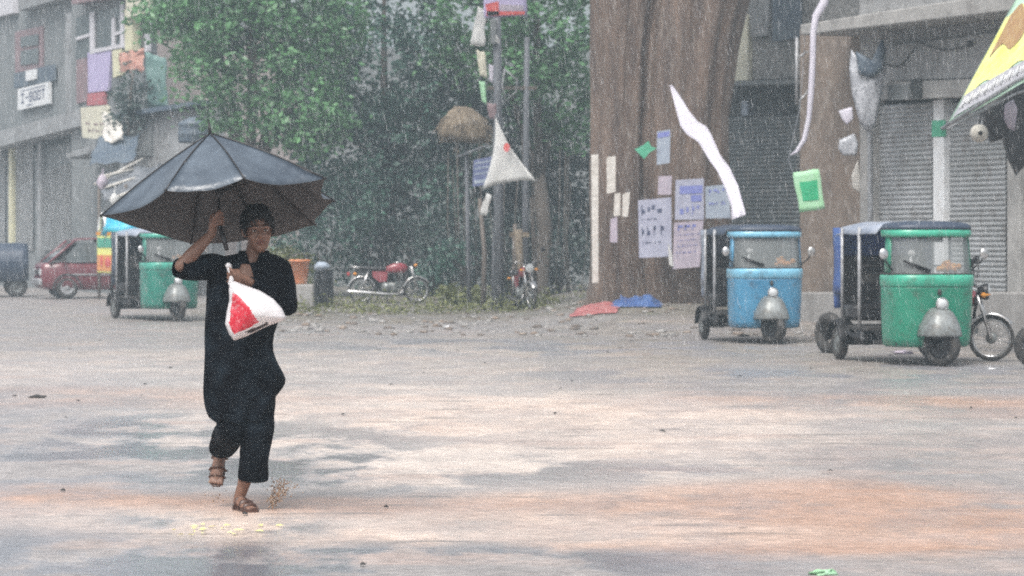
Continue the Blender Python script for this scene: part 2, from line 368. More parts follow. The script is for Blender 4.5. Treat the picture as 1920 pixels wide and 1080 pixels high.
    hgt = mth('ADD', mth('MULTIPLY', nz(4.5, 6, (1, .6, 1), .65), 1.0), mth('MULTIPLY', nz(26, 3), .2))
    bp = N.new('ShaderNodeBump'); bp.inputs['Distance'].default_value = .07
    L.new(rng(pz, 0, 1, .5, .13), bp.inputs['Strength']); L.new(hgt, bp.inputs['Height']); L.new(bp.outputs['Normal'], b.inputs['Normal'])
    me.materials.append(m)
    o = bpy.data.objects.new('ground', me); C.objects.link(o); struct(o)
GREY_A, GREY_B = (.245, .225, .22), (.40, .365, .35)
MUD_A, MUD_B = (.41, .245, .17), (.51, .335, .255)
WASH_SHEEN = (.75, .64, .56)  # pale muddy water with the wet road's sky sheen painted in
VERGE_A, VERGE_B, VERGE_C = (.115, .10, .08), (.20, .178, .148), (.125, .13, .05)
make_ground()

# ================================================================ left house
PL = Plane((-110, 100), (152, 84))
def left_house():
    t = thing('apartment_house', 'grey two storey house with shuttered ground floor behind the dark red minivan', 'building', PL.a.copy())
    def part(name, mats, fn, par=t):
        mb = MB(); fn(mb); return mb.build(name, mats, par, world=True)
    part('wall', M['house_grey'], lambda b: PL.slab(b, [(-110, -160), (152, -160), (152, 600), (-110, 600)], -.4, 0))
    part('ledge', M['house_pale'], lambda b: PL.slab(b, [(-60, 262), (150, 204), (150, 236), (-60, 290)], .004, .7))
    part('parapet', M['house_pale'], lambda b: PL.slab(b, [(34, 20), (150, -14), (150, -60), (34, -25)], .004, .35))
    part('bright_panel', M['window_white'], lambda b: PL.slab(b, [(-40, 40), (24, 24), (24, -60), (-40, -50)], .004, .2))
    part('pilaster', M['house_pale'], lambda b: PL.slab(b, [(123, 26), (139, 22), (139, 208), (123, 212)], .004, .22))
    def win(b):
        PL.slab(b, [(28, 60), (80, 48), (80, 130), (28, 138)], .004, .05)
    fr = part('window', M['mauve'], win)
    def pane(b):
        for y0, y1 in ((70, 88), (96, 122)): PL.slab(b, [(38, y0), (71, y0-6), (71, y1-4), (38, y1)], .06, .09)
    p = MB(); pane(p); o = p.build('pane', M['dark_glass'], None); o.parent = fr; o.location = Vector(o.location)-t.location
    part('blue_board', M['tank'], lambda b: PL.slab(b, [(26, 138), (103, 120), (103, 150), (26, 166)], .06, .1))
    part('shade_strip', M['dark_void'], lambda b: PL.slab(b, [(-80, 292), (152, 237), (152, 262), (-80, 318)], .004, .02))  # flat dark strip painting the shade under the ledge
    for x0, x1, y0, y1 in ((24, 62, 275, 262), (84, 133, 318, 306), (140, 152, 300, 296), (-60, 10, 300, 286)):
        mb = MB(); n = 60; rows = []
        for i in range(n*2+1):
            py = y0+(470-y0)*i/(n*2); py2 = y1+(470-y1)*i/(n*2); of = .03+(.03 if i % 2 else 0)
            rows.append([PL.p(x0, py, of), PL.p(x1, py2, of)])
        mb.grid(rows, smooth=False); mb.build('shutter', M['shutter'], t, world=True)
    for x in (16, 70, 137): part('post', M['pale_yellow'] if x == 16 else M['house_pale'], lambda b, x=x: PL.slab(b, [(x, 268), (x+6, 266), (x+6, 480), (x, 480)], .004, .16))
left_house()
def board(name, pl, pts, o0, o1, m, label, cat, marks=(), mmat=None, mname='lettering'):
    """a flat board with its printed marks (marks: unit-square quads on its face)"""
    mb = MB(); pl.slab(mb, pts, o0, o1); o = mb.build(name, m); tag(o, label, cat)
    if marks:
        A, B, Cc, D = [pl.p(x, y, o1+.006) for x, y in pts]           # tl tr br bl
        k = MB()
        for q in marks: k.add([(A*(1-u)+B*u)*(1-v)+(D*(1-u)+Cc*u)*v for u, v in q], [[0, 1, 2, 3][:len(q)] if len(q) == 4 else list(range(len(q)))])
        for i in range(len(k.v)): k.v[i] = k.v[i]-o.location
        kk = MB(); kk.v, kk.f, kk.m, kk.sm = k.v, k.f, k.m, k.sm
        me = bpy.data.meshes.new(mname); me.from_pydata([tuple(v) for v in kk.v], [], kk.f); me.materials.append(mmat)
        c = bpy.data.objects.new(mname, me); C.objects.link(c); c.parent = o
    return o
def bars(rows):
    """letter-like strokes: rows of (u0,u1,v0,v1)"""
    return [[(a, c), (b, c), (b, d), (a, d)] for a, b, c, d in rows]
GLYPH = {'I': [(0, 1, 0, .15), (.38, .62, .15, .85), (0, 1, .85, 1)], '-': [(.1, .9, .42, .58)], 'B': [(0, .25, 0, 1), (.25, .85, 0, .16), (.25, .85, .42, .58), (.25, .85, .84, 1), (.75, 1, .1, .46), (.75, 1, .54, .9)],
         'O': [(0, .25, 0, 1), (.75, 1, 0, 1), (.25, .75, 0, .16), (.25, .75, .84, 1)], 'T': [(0, 1, 0, .16), (.38, .62, .16, 1)]}
def word(s, u0, u1, v0, v1):
    out = []; w = (u1-u0)/len(s)
    for i, ch in enumerate(s):
        for a, b, c, d in GLYPH[ch]: out.append((u0+w*(i+.08+a*.8), u0+w*(i+.08+b*.8), v0+(v1-v0)*c, v0+(v1-v0)*d))
    return out
def scribble(seed, lines):
    """rows of illegible handwriting-like strokes: (v0, v1, number)"""
    r = random.Random(seed); out = []
    for v0, v1, n, m0, m1 in lines:
        for i in range(n):
            u = m0+(m1-m0)*(i+r.random()*.5)/n; w = (m1-m0)/n*r.uniform(.35, .8); a = v0+(v1-v0)*r.random()*.5
            out.append((u, u+w, a, a+(v1-v0)*r.uniform(.25, .5)))
            if r.random() < .6: out.append((u, u+w*.3, v0, v1))
    return bars(out)
board('sign_board', PL, [(33, 167), (91, 153), (91, 194), (33, 207)], .06, .16, M['white_paint'], 'white sign board with dark lettering on the grey house at far left', 'sign',
      bars(word('I-BOOT', .1, .9, .26, .72)+[(.1, .9, .12, .16), (.3, .5, .84, .89)]), M['print_dark'], 'lettering')
board('notice_board', PL, [(48, 133), (66, 129), (66, 148), (48, 152)], .12, .18, M['white_paint'], 'small white notice above the lettered white board on the grey house', 'sign')

# ---- the bay at the corner of the house
PB = Plane((134, 83), (330, 76))
def corner_bay():
    t = thing('corner_house', 'narrow house with white window bars, lilac panel and yellow post beside the tree', 'building', PB.a.copy())
    def part(name, m, pts, a, b, par=t):
        mb = MB(); PB.slab(mb, pts, a, b); return mb.build(name, M[m], par, world=True)
    part('wall', 'house_grey', [(134, -160), (268, -190), (268, 600), (134, 600)], -.4, 0)
    part('cornice', 'mauve', [(134, 8), (236, -10), (236, -40), (134, -24)], .004, .4)
    w = part('window', 'dark_glass', [(142, 34), (240, 8), (240, 92), (142, 112)], .004, .04)
    for i, pts in enumerate(([(168, 24), (176, 22), (176, 100), (168, 102)], [(209, 34), (214, 33), (214, 92), (209, 93)], [(225, 8), (231, 7), (231, 90), (225, 91)],
                [(142, 70), (168, 62), (168, 68), (142, 76)], [(176, 92), (240, 80), (240, 87), (176, 99)], [(214, 62), (240, 52), (240, 57), (214, 67)])):
        mb = MB(); PB.slab(mb, pts, .05, .10+.004*i); o = mb.build('glazing_bar', M['window_white']); o.parent = w; o.location = o.location-t.location
    part('mauve_jamb', 'mauve', [(143, 112), (163, 108), (163, 190), (143, 194)], .004, .06)
    part('lilac_panel', 'lilac', [(164, 99), (208, 91), (202, 170), (165, 174)], .004, .09)
    part('red_panel', 'red_panel', [(163, 176), (194, 172), (194, 196), (163, 198)], .004, .12)
    part('yellow_post', 'pale_yellow', [(234, 18), (247, 15), (247, 94), (234, 96)], .004, .3)
    part('cream_panel', 'cream', [(236, -30), (281, -38), (279, 22), (236, 34)], .31, .4)
    part('side_window', 'dark_glass', [(249, 34), (270, 28), (270, 92), (249, 96)], .004, .05)
    part('frame', 'window_white', [(271, 26), (276, 25), (276, 96), (271, 98)], .004, .12)
    part('yellow_stone', 'pale_yellow', [(210, 95), (226, 92), (226, 140), (212, 146)], .004, .14)
corner_bay()
board('cream_sign', PB, [(151, 202), (199, 197), (206, 262), (154, 258)], .5, .6, M['cream'], 'cream sign board above the tattered awning at the corner house', 'sign', scribble(3, [(.45, .62, 6, .15, .9), (.7, .82, 5, .2, .8)]), M['mauve'])
def cloth(name, cols, rows, fn, m, label, cat, solid=.006, group=None, parent=None):
    mb = MB(); mb.grid([[fn(i/(cols-1), j/(rows-1)) for i in range(cols)] for j in range(rows)])
    o = mb.build(name, m, parent, solid=solid, fix=False)
    if parent is None: tag(o, label, cat, group)
    return o
def wob(u, v, s, k=3): return Vector((noise.noise(Vector((u*k, v*k, s))), noise.noise(Vector((u*k, v*k, s+11))), noise.noise(Vector((u*k, v*k, s+23)))))
def quadcloth(name, corners, m, label, cat, amp=.06, n=10, seed=1, sag=0, k=3, solid=.006):
    """a sheet between four (px,py,d) corners tl,tr,br,bl, rumpled by amp metres"""
    A, B, Cc, D = [W(*c) for c in corners]
    def f(u, v): return (A*(1-u)+B*u)*(1-v)+(D*(1-u)+Cc*u)*v+wob(u, v, seed, k)*amp+Vector((0, 0, -sag*math.sin(math.pi*u)*math.sin(math.pi*v)))
    return cloth(name, n, n, f, m, label, cat, solid)
quadcloth('rag_bundle', [(222, 100, 77), (270, 92, 76), (268, 132, 75.6), (225, 136, 76.6)], M['coral'], 'coral red cloth bunched under the window of the corner house', 'cloth', .12, 12, 4, k=5)
quadcloth('shade_cloth', [(272, 98, 77), (310, 108, 77), (316, 205, 77), (276, 200, 77)], M['teal'], 'teal green shade cloth hanging beside the tree', 'cloth', .08, 10, 5)
quadcloth('awning', [(196, 208, 76.5), (226, 232, 75.6), (232, 262, 75), (190, 268, 75.6)], M['paper_white'], 'pale tattered awning flap beside the cream sign board', 'awning', .1, 10, 6)
quadcloth('tarpaulin', [(182, 262, 76), (262, 250, 75.5), (250, 300, 73.5), (168, 312, 74)], M['tarp_grey'].copy(), 'dark wet tarpaulin sagging below the cream sign board', 'tarpaulin', .12, 12, 7, .1)
bpy.data.objects['tarpaulin'].data.materials[0] = M['tank']
board('shop_ledge', PB, [(124, 288), (176, 272), (176, 284), (126, 298)], .3, 1.0, M['house_pale'], 'pale concrete ledge beside the dark tarpaulin at the corner house', 'ledge')
# creeper on the corner house
t = thing('creeper', 'dark creeper climbing the corner house under the coral cloth', 'creeper', W(245, 560, 76))
leaves('foliage', [(W(245, 175, 76), (.55, .3, .6), 26), (W(235, 230, 76), (.45, .3, .35), 14)], M['leaf_dark'], t, (.08, .16), .3, 26)
mb = MB(); mb.tube([W(243, 540, 76), W(247, 380, 76), W(240, 230, 76), W(250, 130, 76)], [.07, .06, .05, .03], 7); mb.build('stem', M['bark_dark'], t, world=True)
# grey kiosk with tank
def kiosk():
    t = thing('roadside_kiosk', 'low grey kiosk with thin flat roof between the corner house and the tree', 'kiosk', on_ground(290, 75))
    P = Plane((225, 77), (400, 74))
    mb = MB(); P.slab(mb, [(225, 216), (392, 204), (392, 560), (225, 560)], -.5, 0); mb.build('wall', M['house_pale'], t, world=True)
    mb = MB(); P.slab(mb, [(215, 213), (372, 188), (372, 196), (215, 222)], -.5, .35); mb.build('roof', M['tank'], t, world=True)
    mb = MB(); P.slab(mb, [(222, 222), (284, 218), (284, 292), (222, 292)], .004, .06); mb.build('door', M['house_grey'], t, world=True)
kiosk()
mb = MB(); c = W(363, 268, 73); s = 73/F
mb.lathe([(0, 0), (28*s, .0), (29*s, .05), (28.5*s, .18), (29.5*s, .2), (29.5*s, .25), (28.5*s, .27), (28.5*s, .42), (29.5*s, .44), (27*s, .52), (10*s, .61), (9*s, .65), (0, .65)], c, n=24)
tag(mb.build('water_tank', M['tank']), 'dark blue plastic water tank on the kiosk just behind the umbrella tip', 'tank')
def plain_post(px, y0, y1, d, r, m, name, label, cat):
    mb = MB(); b = on_ground(px, d); top = W(px, y0, d); mb.tube([b, (b+top)/2, top], [r*1.15, r, r*.85], 8); return tag(mb.build(name, m), label, cat)
plain_post(397, 128, 0, 71, .05, M['house_pale'], 'lamp_post', 'pale post rising just behind the umbrella ferrule', 'post')
plain_post(448, 205, 0, 71, .05, M['house_pale'], 'lamp_post', 'short pale post among the leaves behind the umbrella', 'post')
# stall in front of the kiosk, mostly hidden by the umbrella
def stall():
    t = thing('market_stall', 'ramshackle stall with pale sloping poles behind the umbrella', 'stall', on_ground(240, 72))
    for i, (a, b) in enumerate((((178, 345, 71.5), (268, 298, 73.5)), ((196, 352, 71), (290, 322, 73)), ((186, 332, 71.4), (250, 318, 72.5)), ((210, 372, 70.5), (330, 330, 72.5)))):
        mb = MB(); mb.tube([W(*a), W(*b)], .035, 7); mb.build('roof_pole', M['paper_white'], t, world=True)
    for i, px in enumerate((186, 236, 300)):
        mb = MB(); mb.tube([on_ground(px, 71.5), W(px, 345, 71.5)], .04, 7); mb.build('post', M['wood'], t, world=True)
    A = [W(178, 336, 71.5), W(300, 300, 73.5), W(332, 342, 72), W(200, 372, 70.5)]
    mb = MB(); mb.grid([[(A[0]*(1-u)+A[1]*u)*(1-v)+(A[3]*(1-u)+A[2]*u)*v+wob(u, v, 3, 4)*.14-Vector((0, 0, .06)) for u in np.linspace(0, 1, 12)] for v in np.linspace(0, 1, 8)])
    mb.build('canopy', M['polythene_dark'], t, world=True, solid=.01)
    mb = MB(); A = W(215, 400, 74.5); mb.box((A.x+.9, 74.5, 1.0), (1.5, .7, 1.9), bev=.02); mb.build('counter', M['house_grey'], t, world=True)
stall()
for i, (px, py, r, m, lab) in enumerate(((192, 342, .13, 'paper_pink', 'pale pink sack hung at the stall corner'), (214, 374, .10, 'white_cloth', 'round white bundle hung under the stall poles'))):
    mb = MB(); mb.ball(W(px, py, 70.3), (r, r*.8, r*1.3), 12, 9, jit=.5, seed=i*5); mb.tube([W(px, py-8, 70.3), W(px+2, py-26, 70.6)], .012, 5)
    tag(mb.build('hanging_bundle', M[m]), lab, 'bundle')

# ================================================================ back wall and trees
def back_wall():
    P = Plane((230, 86), (1150, 78))
    t = thing('compound_wall', 'weathered grey and pinkish wall behind the trees', 'wall', P.a.copy())
    mb = MB(); P.slab(mb, [(230, 40), (560, 60), (560, 620), (230, 620)], -.3, 0); mb.build('plastered_panel', M['pink_wall'], t, world=True)
    mb = MB(); P.slab(mb, [(560, 90), (1190, 90), (1190, 620), (560, 620)], -.3, 0); mb.build('brick_panel', M['house_grey'], t, world=True)
    mb = MB(); P.slab(mb, [(230, 34), (560, 54), (560, 60), (230, 40)], -.35, .08); mb.build('coping', M['house_pale'], t, world=True)
back_wall()
def tree(name, label, px, d, trunk_r, trunk_top, blobs, mt, size=(.11, .21), clump=.42, per=36, group=None):
    b = on_ground(px, d); t = thing(name, label, 'tree', b, 0, group)
    B = [(W(x, y, dd), (rx, ry, rz), n) for x, y, dd, rx, ry, rz, n in blobs]
    leaves('crown', B, mt, t, size, clump, per)
    mb = MB(); top = W(px, trunk_top, d); mid = (b+top)/2+Vector((.15, 0, 0))
    mb.tube([b-Vector((0, 0, .2)), b+Vector((0, 0, .3)), mid, top], [trunk_r*1.6, trunk_r*1.1, trunk_r*.9, trunk_r*.7], 9)
    for c, r, n in B:
        e = Vector(c); mb.tube([top-Vector((0, 0, .3)), (top+e)/2+Vector((0, 0, .25)), e+Vector((0, 0, r[2]*.3))], [trunk_r*.6, trunk_r*.35, trunk_r*.12], 6)
    mb.build('trunk', M['bark_dark'], t, world=True); return t
g = 'trees along the back of the square'
tree('leafy_tree', 'bright green leafy tree rising above the umbrella', 470, 68, .22, 330, [(480, 120, 67, 2.1, 1.3, 1.7, 150), (390, 40, 68, 1.5, 1.2, 1.1, 80), (330, 10, 69, 1.0, 1, .9, 40), (570, 40, 67, 1.6, 1.2, 1.2, 90), (560, 210, 66.5, 1.1, 1, 1.0, 60), (470, -60, 67, 2.4, 1.4, 1.2, 80)], M['leaf'], group=g)
tree('leafy_tree', 'dense blue green tree standing behind the parked red motorcycle', 720, 70, .25, 330, [(720, 130, 69.5, 2.0, 1.3, 2.0, 150), (660, 290, 69, 1.7, 1.1, 1.5, 110), (800, 250, 70, 1.6, 1.2, 1.7, 110), (720, -50, 70, 2.4, 1.4, 1.2, 80), (760, 390, 69.5, 1.6, 1, 1.0, 70)], M['leaf_teal'], group=g)
tree('leafy_tree', 'green tree with lit upper leaves behind the bannered utility pole', 1010, 69, .22, 320, [(1010, 60, 68, 1.5, 1.2, 1.5, 110), (900, 40, 68.5, 1.4, 1.2, 1.6, 90), (1060, 190, 69, 1.1, 1, 1.2, 60), (1000, -80, 68, 2.2, 1.4, 1.2, 80)], M['leaf'], group=g)
tree('leafy_tree', 'dark shaded tree filling the gap left of the great brown trunk', 960, 71.5, .25, 330, [(920, 260, 71, 1.8, 1, 1.6, 110), (1060, 300, 71, 1.4, 1, 1.6, 90), (1000, 420, 71, 2.0, .9, 1.2, 90)], M['leaf_dark'], group=g)  # dark leaf colour carries the shade of the gap
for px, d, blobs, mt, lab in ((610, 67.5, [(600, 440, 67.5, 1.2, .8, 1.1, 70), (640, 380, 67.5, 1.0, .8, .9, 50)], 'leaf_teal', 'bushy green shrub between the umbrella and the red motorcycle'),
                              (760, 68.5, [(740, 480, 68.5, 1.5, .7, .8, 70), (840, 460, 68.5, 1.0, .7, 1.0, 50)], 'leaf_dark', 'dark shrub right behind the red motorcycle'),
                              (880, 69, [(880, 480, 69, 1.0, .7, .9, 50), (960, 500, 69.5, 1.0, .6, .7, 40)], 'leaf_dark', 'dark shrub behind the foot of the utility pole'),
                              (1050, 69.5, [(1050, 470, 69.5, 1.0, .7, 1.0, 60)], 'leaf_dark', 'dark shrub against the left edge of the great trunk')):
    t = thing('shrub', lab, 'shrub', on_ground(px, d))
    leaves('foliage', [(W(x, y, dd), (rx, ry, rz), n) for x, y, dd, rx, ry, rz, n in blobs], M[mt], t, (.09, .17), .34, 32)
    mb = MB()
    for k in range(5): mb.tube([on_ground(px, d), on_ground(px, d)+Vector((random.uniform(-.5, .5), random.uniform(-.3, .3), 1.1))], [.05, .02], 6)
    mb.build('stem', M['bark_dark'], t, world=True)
# aerial roots hanging in the dark gap
mb = MB()
for k in range(26):
    px = random.uniform(850, 1100); d = random.uniform(66.5, 68.5); b = on_ground(px, d); top = W(px+random.uniform(-12, 12), random.uniform(230, 380), d)
    mid = (b+top)/2+Vector((random.uniform(-.08, .08), 0, 0)); r = random.uniform(.006, .015); mb.tube([b, mid, top], [r*1.3, r, r*.7], 5)
o = mb.build('hanging_roots', M['bark_dark']); tag(o, 'thin grey aerial roots hanging left of the great trunk', 'roots'); o['kind'] = 'stuff'

# ---- the great trunk
def great_trunk():
    d = 55; base = on_ground(1235, d); t = thing('old_fig_tree', 'massive brown fluted trunk of an old tree pasted with posters', 'tree', base)
    s = d/F; mb = MB()
    def stem(rows, dep, ph, flute):
        rr = []
        dense = []
        for q in range(len(rows)-1):
            for k in range(8): dense.append(tuple(rows[q][m]*(1-k/8)+rows[q+1][m]*k/8 for m in range(3)))
        for py, x0, x1 in dense+[rows[-1]]:
            c = W((x0+x1)/2, py, d); a = (x1-x0)/2*s; n = 120; ring = []
            for k in range(n):
                th = 2*math.pi*k/n
                q = 1+flute*math.cos(th*7+ph+py*.003)+.6*flute*math.sin(th*11+ph*2-py*.004)+.06*noise.noise(Vector((math.cos(th)*1.5, math.sin(th)*1.5, py*.006+ph)))+.05*noise.noise(Vector((math.cos(th)*6, math.sin(th)*6, py*.005+ph)))+.03*abs(noise.noise(Vector((math.cos(th)*13, math.sin(th)*13, py*.012))))
                ring.append(c+Vector((math.cos(th)*a*q, math.sin(th)*dep*a*q, 0)))
            rr.append(ring)
        mb.grid(rr, wrap=True)
    stem([(610, 1085, 1245), (570, 1098, 1238), (530, 1106, 1226), (460, 1109, 1218), (350, 1108, 1216), (220, 1107, 1214), (100, 1106, 1222), (0, 1107, 1236), (-140, 1095, 1250), (-320, 1060, 1230)], .85, .4, .035)
    stem([(610, 1200, 1400), (570, 1208, 1385), (530, 1210, 1374), (460, 1206, 1370), (350, 1200, 1366), (220, 1204, 1364), (100, 1212, 1380), (0, 1222, 1403), (-140, 1240, 1450), (-320, 1280, 1520)], .8, 1.7, .04)
    stem([(610, 1170, 1290), (560, 1180, 1280), (480, 1186, 1262), (350, 1188, 1250), (150, 1196, 1246), (0, 1206, 1262), (-160, 1210, 1270)], .9, 2.9, .05)
    mb.build('trunk', M['bark'], t, world=True)
    lm = MB()
    for a, b, r0 in (((1150, -280), (960, -640), .5), ((1400, -300), (1560, -640), .55), ((1230, -160), (1260, -620), .4)):
        p, q = W(a[0], a[1], d), W(b[0], b[1], d+random.uniform(-2, 2)); lm.tube([p, (p+q)/2+Vector((0, 0, .2)), q], [r0, r0*.75, r0*.3], 10)
    lm.build('limb', M['bark'], t, world=True)
    leaves('crown', [(W(x, y, d+dd), (2.6, 2.2, 1.1), 70) for x, y, dd in ((900, -560, 0), (1150, -640, -1), (1450, -600, 1), (1650, -640, 0))], M['leaf'], t, (.14, .24), .6, 30)
great_trunk()
PT = Plane((1090, 53.6), (1420, 53.6))
dT = 53.62
def poster(pts, m, label, marks=(), pm='print_dark', off=0, name='poster'):
    j = random.Random(len(label)*7+int(pts[0][0])); pts = [(x+j.uniform(-1.8, 1.8), y+j.uniform(-2.2, 2.2)) for x, y in pts]
    return board(name, PT, pts, off, off+.012, M[m], label, 'poster', marks, M[pm])
poster([(1197, 376), (1258, 372), (1258, 480), (1199, 484)], 'paper', 'pale blue poster with two lines of bold dark lettering on the great trunk', scribble(11, [(.10, .26, 4, .06, .75), (.32, .36, 7, .1, .6), (.46, .62, 4, .06, .8), (.72, .77, 8, .1, .7)]))
poster([(1268, 336), (1320, 334), (1320, 412), (1266, 414)], 'paper', 'upper lilac poster with a violet blue picture block on the great trunk', bars([(.15, .95, .16, .36), (.55, .92, .4, .56)])+scribble(5, [(.62, .9, 4, .1, .9)]), 'print_blue', .02)
poster([(1264, 416), (1318, 413), (1310, 500), (1262, 504)], 'paper_pink', 'lower pinkish poster below the violet blue one on the great trunk', scribble(8, [(.06, .18, 3, .1, .8), (.26, .3, 8, .1, .9), (.38, .42, 8, .1, .8), (.5, .54, 8, .1, .85), (.64, .68, 7, .1, .8)]), 'print_blue', .04)
poster([(1323, 350), (1366, 347), (1368, 408), (1324, 410)], 'paper_grey', 'grey blue poster directly behind the blue rickshaw roof', scribble(9, [(.1, .3, 4, .1, .9), (.5, .6, 5, .1, .9)]), 'stone_blue' if False else 'print_blue')
poster([(1236, 330), (1259, 328), (1258, 364), (1234, 366)], 'paper_pink', 'small torn pinkish paper above the bold lettered poster')
poster([(1233, 246), (1256, 244), (1254, 306), (1232, 310)], 'paper_grey', 'narrow grey bill with a lilac top high on the great trunk', bars([(.05, .95, .05, .2)]), 'print_blue')
poster([(1138, 296), (1155, 294), (1155, 360), (1139, 362)], 'paper_white', 'upper cream strip of paper near the left edge of the great trunk')
poster([(1152, 362), (1164, 360), (1162, 402), (1151, 404)], 'paper_white', 'thin white paper strip in the middle left of the great trunk', off=.02)
poster([(1169, 362), (1180, 360), (1178, 404), (1168, 406)], 'paper_white', 'faded paper strip right of the thin white strip on the trunk')
poster([(1145, 410), (1158, 408), (1158, 454), (1144, 456)], 'paper_pink', 'lowest pale strip of paper near the left edge of the great trunk', off=.03)
poster([(1252, 454), (1262, 478), (1262, 502), (1254, 498)], 'white_cloth', 'white torn scrap between the two lower posters on the trunk', off=.06)
mb = MB(); PT.slab(mb, [(1109, 290), (1122, 289), (1122, 530), (1111, 530)], -.3, .05); tag(mb.build('weathered_plank', M['paper_white']), 'tall pale plank leaning on the left edge of the great trunk', 'plank')
mb = MB(); P0 = [(1190, 280), (1206, 272), (1216, 264), (1220, 274), (1232, 278), (1218, 286), (1208, 298), (1200, 290)]
mb.prism([PT.p(x, y, .06) for x, y in P0], (0, .02, 0)); tag(mb.build('cloth_scrap', M['green_cloth']), 'small green star shaped cloth scrap pinned to the great trunk', 'cloth')

# ================================================================ right shops
PR = Plane((1500, 50.5), (1960, 43.5))
PD = Plane((1340, 59.5), (1530, 57))
def corrugated(pl, x0, y0a, x1, y0b, y1, name, m, t, pitch=.075, off=.02):
    a, b = pl.p(x0, y0a, off), pl.p(x1, y0b, off); zt = min(a.z, b.z); zb = pl.p(x0, y1, off).z
    n = int((zt-zb)/pitch); rows = []
    for i in range(n):
        for k, o in ((0, 0), (.3, .02), (.55, .028), (.8, .02), (.97, 0)):
            z = zt-(i+k)*pitch
            rows.append([Vector((p.x, p.y, z))+pl.n*o for p in (a, b)])
    mb = MB(); mb.grid(rows, smooth=False); return mb.build(name, m, t, world=True)
def dark_shop():
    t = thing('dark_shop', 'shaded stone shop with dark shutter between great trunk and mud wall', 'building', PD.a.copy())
    def part(name, m, pts, a, b):
        mb = MB(); PD.slab(mb, pts, a, b); return mb.build(name, M[m], t, world=True)
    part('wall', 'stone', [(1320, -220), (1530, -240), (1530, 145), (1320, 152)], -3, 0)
    part('cream_quoin', 'cream', [(1372, 20), (1402, 30), (1402, 150), (1366, 152)], .004, .12)
    part('grey_panel', 'house_pale', [(1404, -30), (1442, -30), (1440, 66), (1408, 70)], .004, .1)
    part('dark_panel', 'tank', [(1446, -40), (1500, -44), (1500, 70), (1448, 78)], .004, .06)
    part('lintel', 'house_grey', [(1330, 153), (1530, 147), (1530, 156), (1330, 162)], -.1, .5)
    part('dark_backing', 'dark_void', [(1320, 162), (1530, 156), (1530, 560), (1320, 560)], -.4, -.1)  # solid dark sheet painted as the unlit shop interior
    part('fuse_box', 'paper_grey', [(1390, 190), (1402, 189), (1402, 216), (1390, 217)], -.1, .1)
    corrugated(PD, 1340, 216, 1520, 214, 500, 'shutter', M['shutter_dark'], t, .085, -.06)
    part('plinth', 'concrete', [(1320, 500), (1530, 498), (1530, 600), (1320, 600)], -.4, .2)
dark_shop()
def shop_block():
    t = thing('shop_block', 'grey shop row with two closed roller shutters behind the rickshaws', 'building', PR.a.copy())
    def part(name, m, pts, a, b, bev=0):
        mb = MB(); PR.slab(mb, pts, a, b); return mb.build(name, M[m], t, world=True, bevel=bev)
    part('corner_wall', 'mudwall', [(1500, 55), (1612, 38), (1612, 600), (1500, 600)], -4, 0)
    part('upper_wall', 'plaster', [(1612, -200), (2050, -240), (2050, 160), (1612, 190)], -4, -.004)
    part('storey_wall', 'plaster_lt', [(1530, -10), (1960, -70), (1960, -260), (1530, -240)], .004, .1)
    part('canopy_slab', 'plaster_lt', [(1500, 46), (1960, -26), (1960, 12), (1500, 66)], .004, 1.0, .02)
    part('fascia', 'plaster', [(1655, 88), (1960, 50), (1960, 140), (1655, 152)], .004, .14)
    part('beam', 'plaster_lt', [(1660, 154), (1960, 142), (1960, 176), (1660, 187)], .004, .3, .015)
    part('beam_bracket', 'dark_void', [(1708, 148), (1724, 147), (1724, 184), (1708, 185)], .31, .36)
    part('beam_patch', 'house_grey', [(1664, 160), (1704, 157), (1704, 186), (1664, 188)], .31, .34)
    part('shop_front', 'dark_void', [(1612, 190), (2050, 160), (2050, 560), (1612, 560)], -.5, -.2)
    corrugated(PR, 1640, 196, 1750, 190, 560, 'shutter', M['shutter'], t, .078, -.08)
    corrugated(PR, 1770, 192, 1888, 184, 560, 'shutter', M['shutter'], t, .078, -.08)
    corrugated(PR, 1912, 184, 2040, 176, 560, 'shutter', M['shutter'], t, .078, -.08)
    for x0, x1, mm in ((1612, 1638, 'plaster_lt'), (1749, 1769, 'white_paint'), (1888, 1913, 'plaster_lt')):
        part('pillar', mm, [(x0, 188), (x1, 186), (x1, 560), (x0, 560)], -.3, .05, .01)
    part('green_band', 'green_cloth', [(1747, 226), (1771, 225), (1771, 256), (1747, 257)], .03, .06)
    part('plinth', 'concrete', [(1470, 548), (2050, 548), (2050, 640), (1470, 640)], -.6, .9, .03)
    part('drain_pipe', 'pale_metal', [(1626, 245), (1631, 245), (1631, 548), (1626, 548)], .06, .12, .01)
    return t
shop_block()
# wires and pipes by the mud wall
mb = MB()
for a, b, sg in (((1650, 110), (1722, 78), .25), ((1722, 78), (1820, 84), .1)):
    A, B = PR.p(*a, .2), PR.p(*b, .2); mb.tube([A*(1-u)+B*u-Vector((0, 0, sg*math.sin(math.pi*u))) for u in np.linspace(0, 1, 9)], .012, 5)
mb.ball(PR.p(1818, 82, .2), .05, 8, 6)
tag(mb.build('power_cable', M['dark_in']), 'dark cable sagging across the grey fascia above the shutters', 'cable')
mb = MB(); mb.tube([PR.p(1494, 70, .3), PR.p(1494, 195, .3)], .03, 6); mb.tube([PR.p(1494, 195, .3), PR.p(1518, 168, .05)], .02, 6); mb.tube([PR.p(1494, 110, .3), PR.p(1514, 96, .05)], .02, 6)
tag(mb.build('pipe_bracket', M['pale_metal']), 'thin grey upright pipe with two stays at the corner of the mud wall', 'pipe')
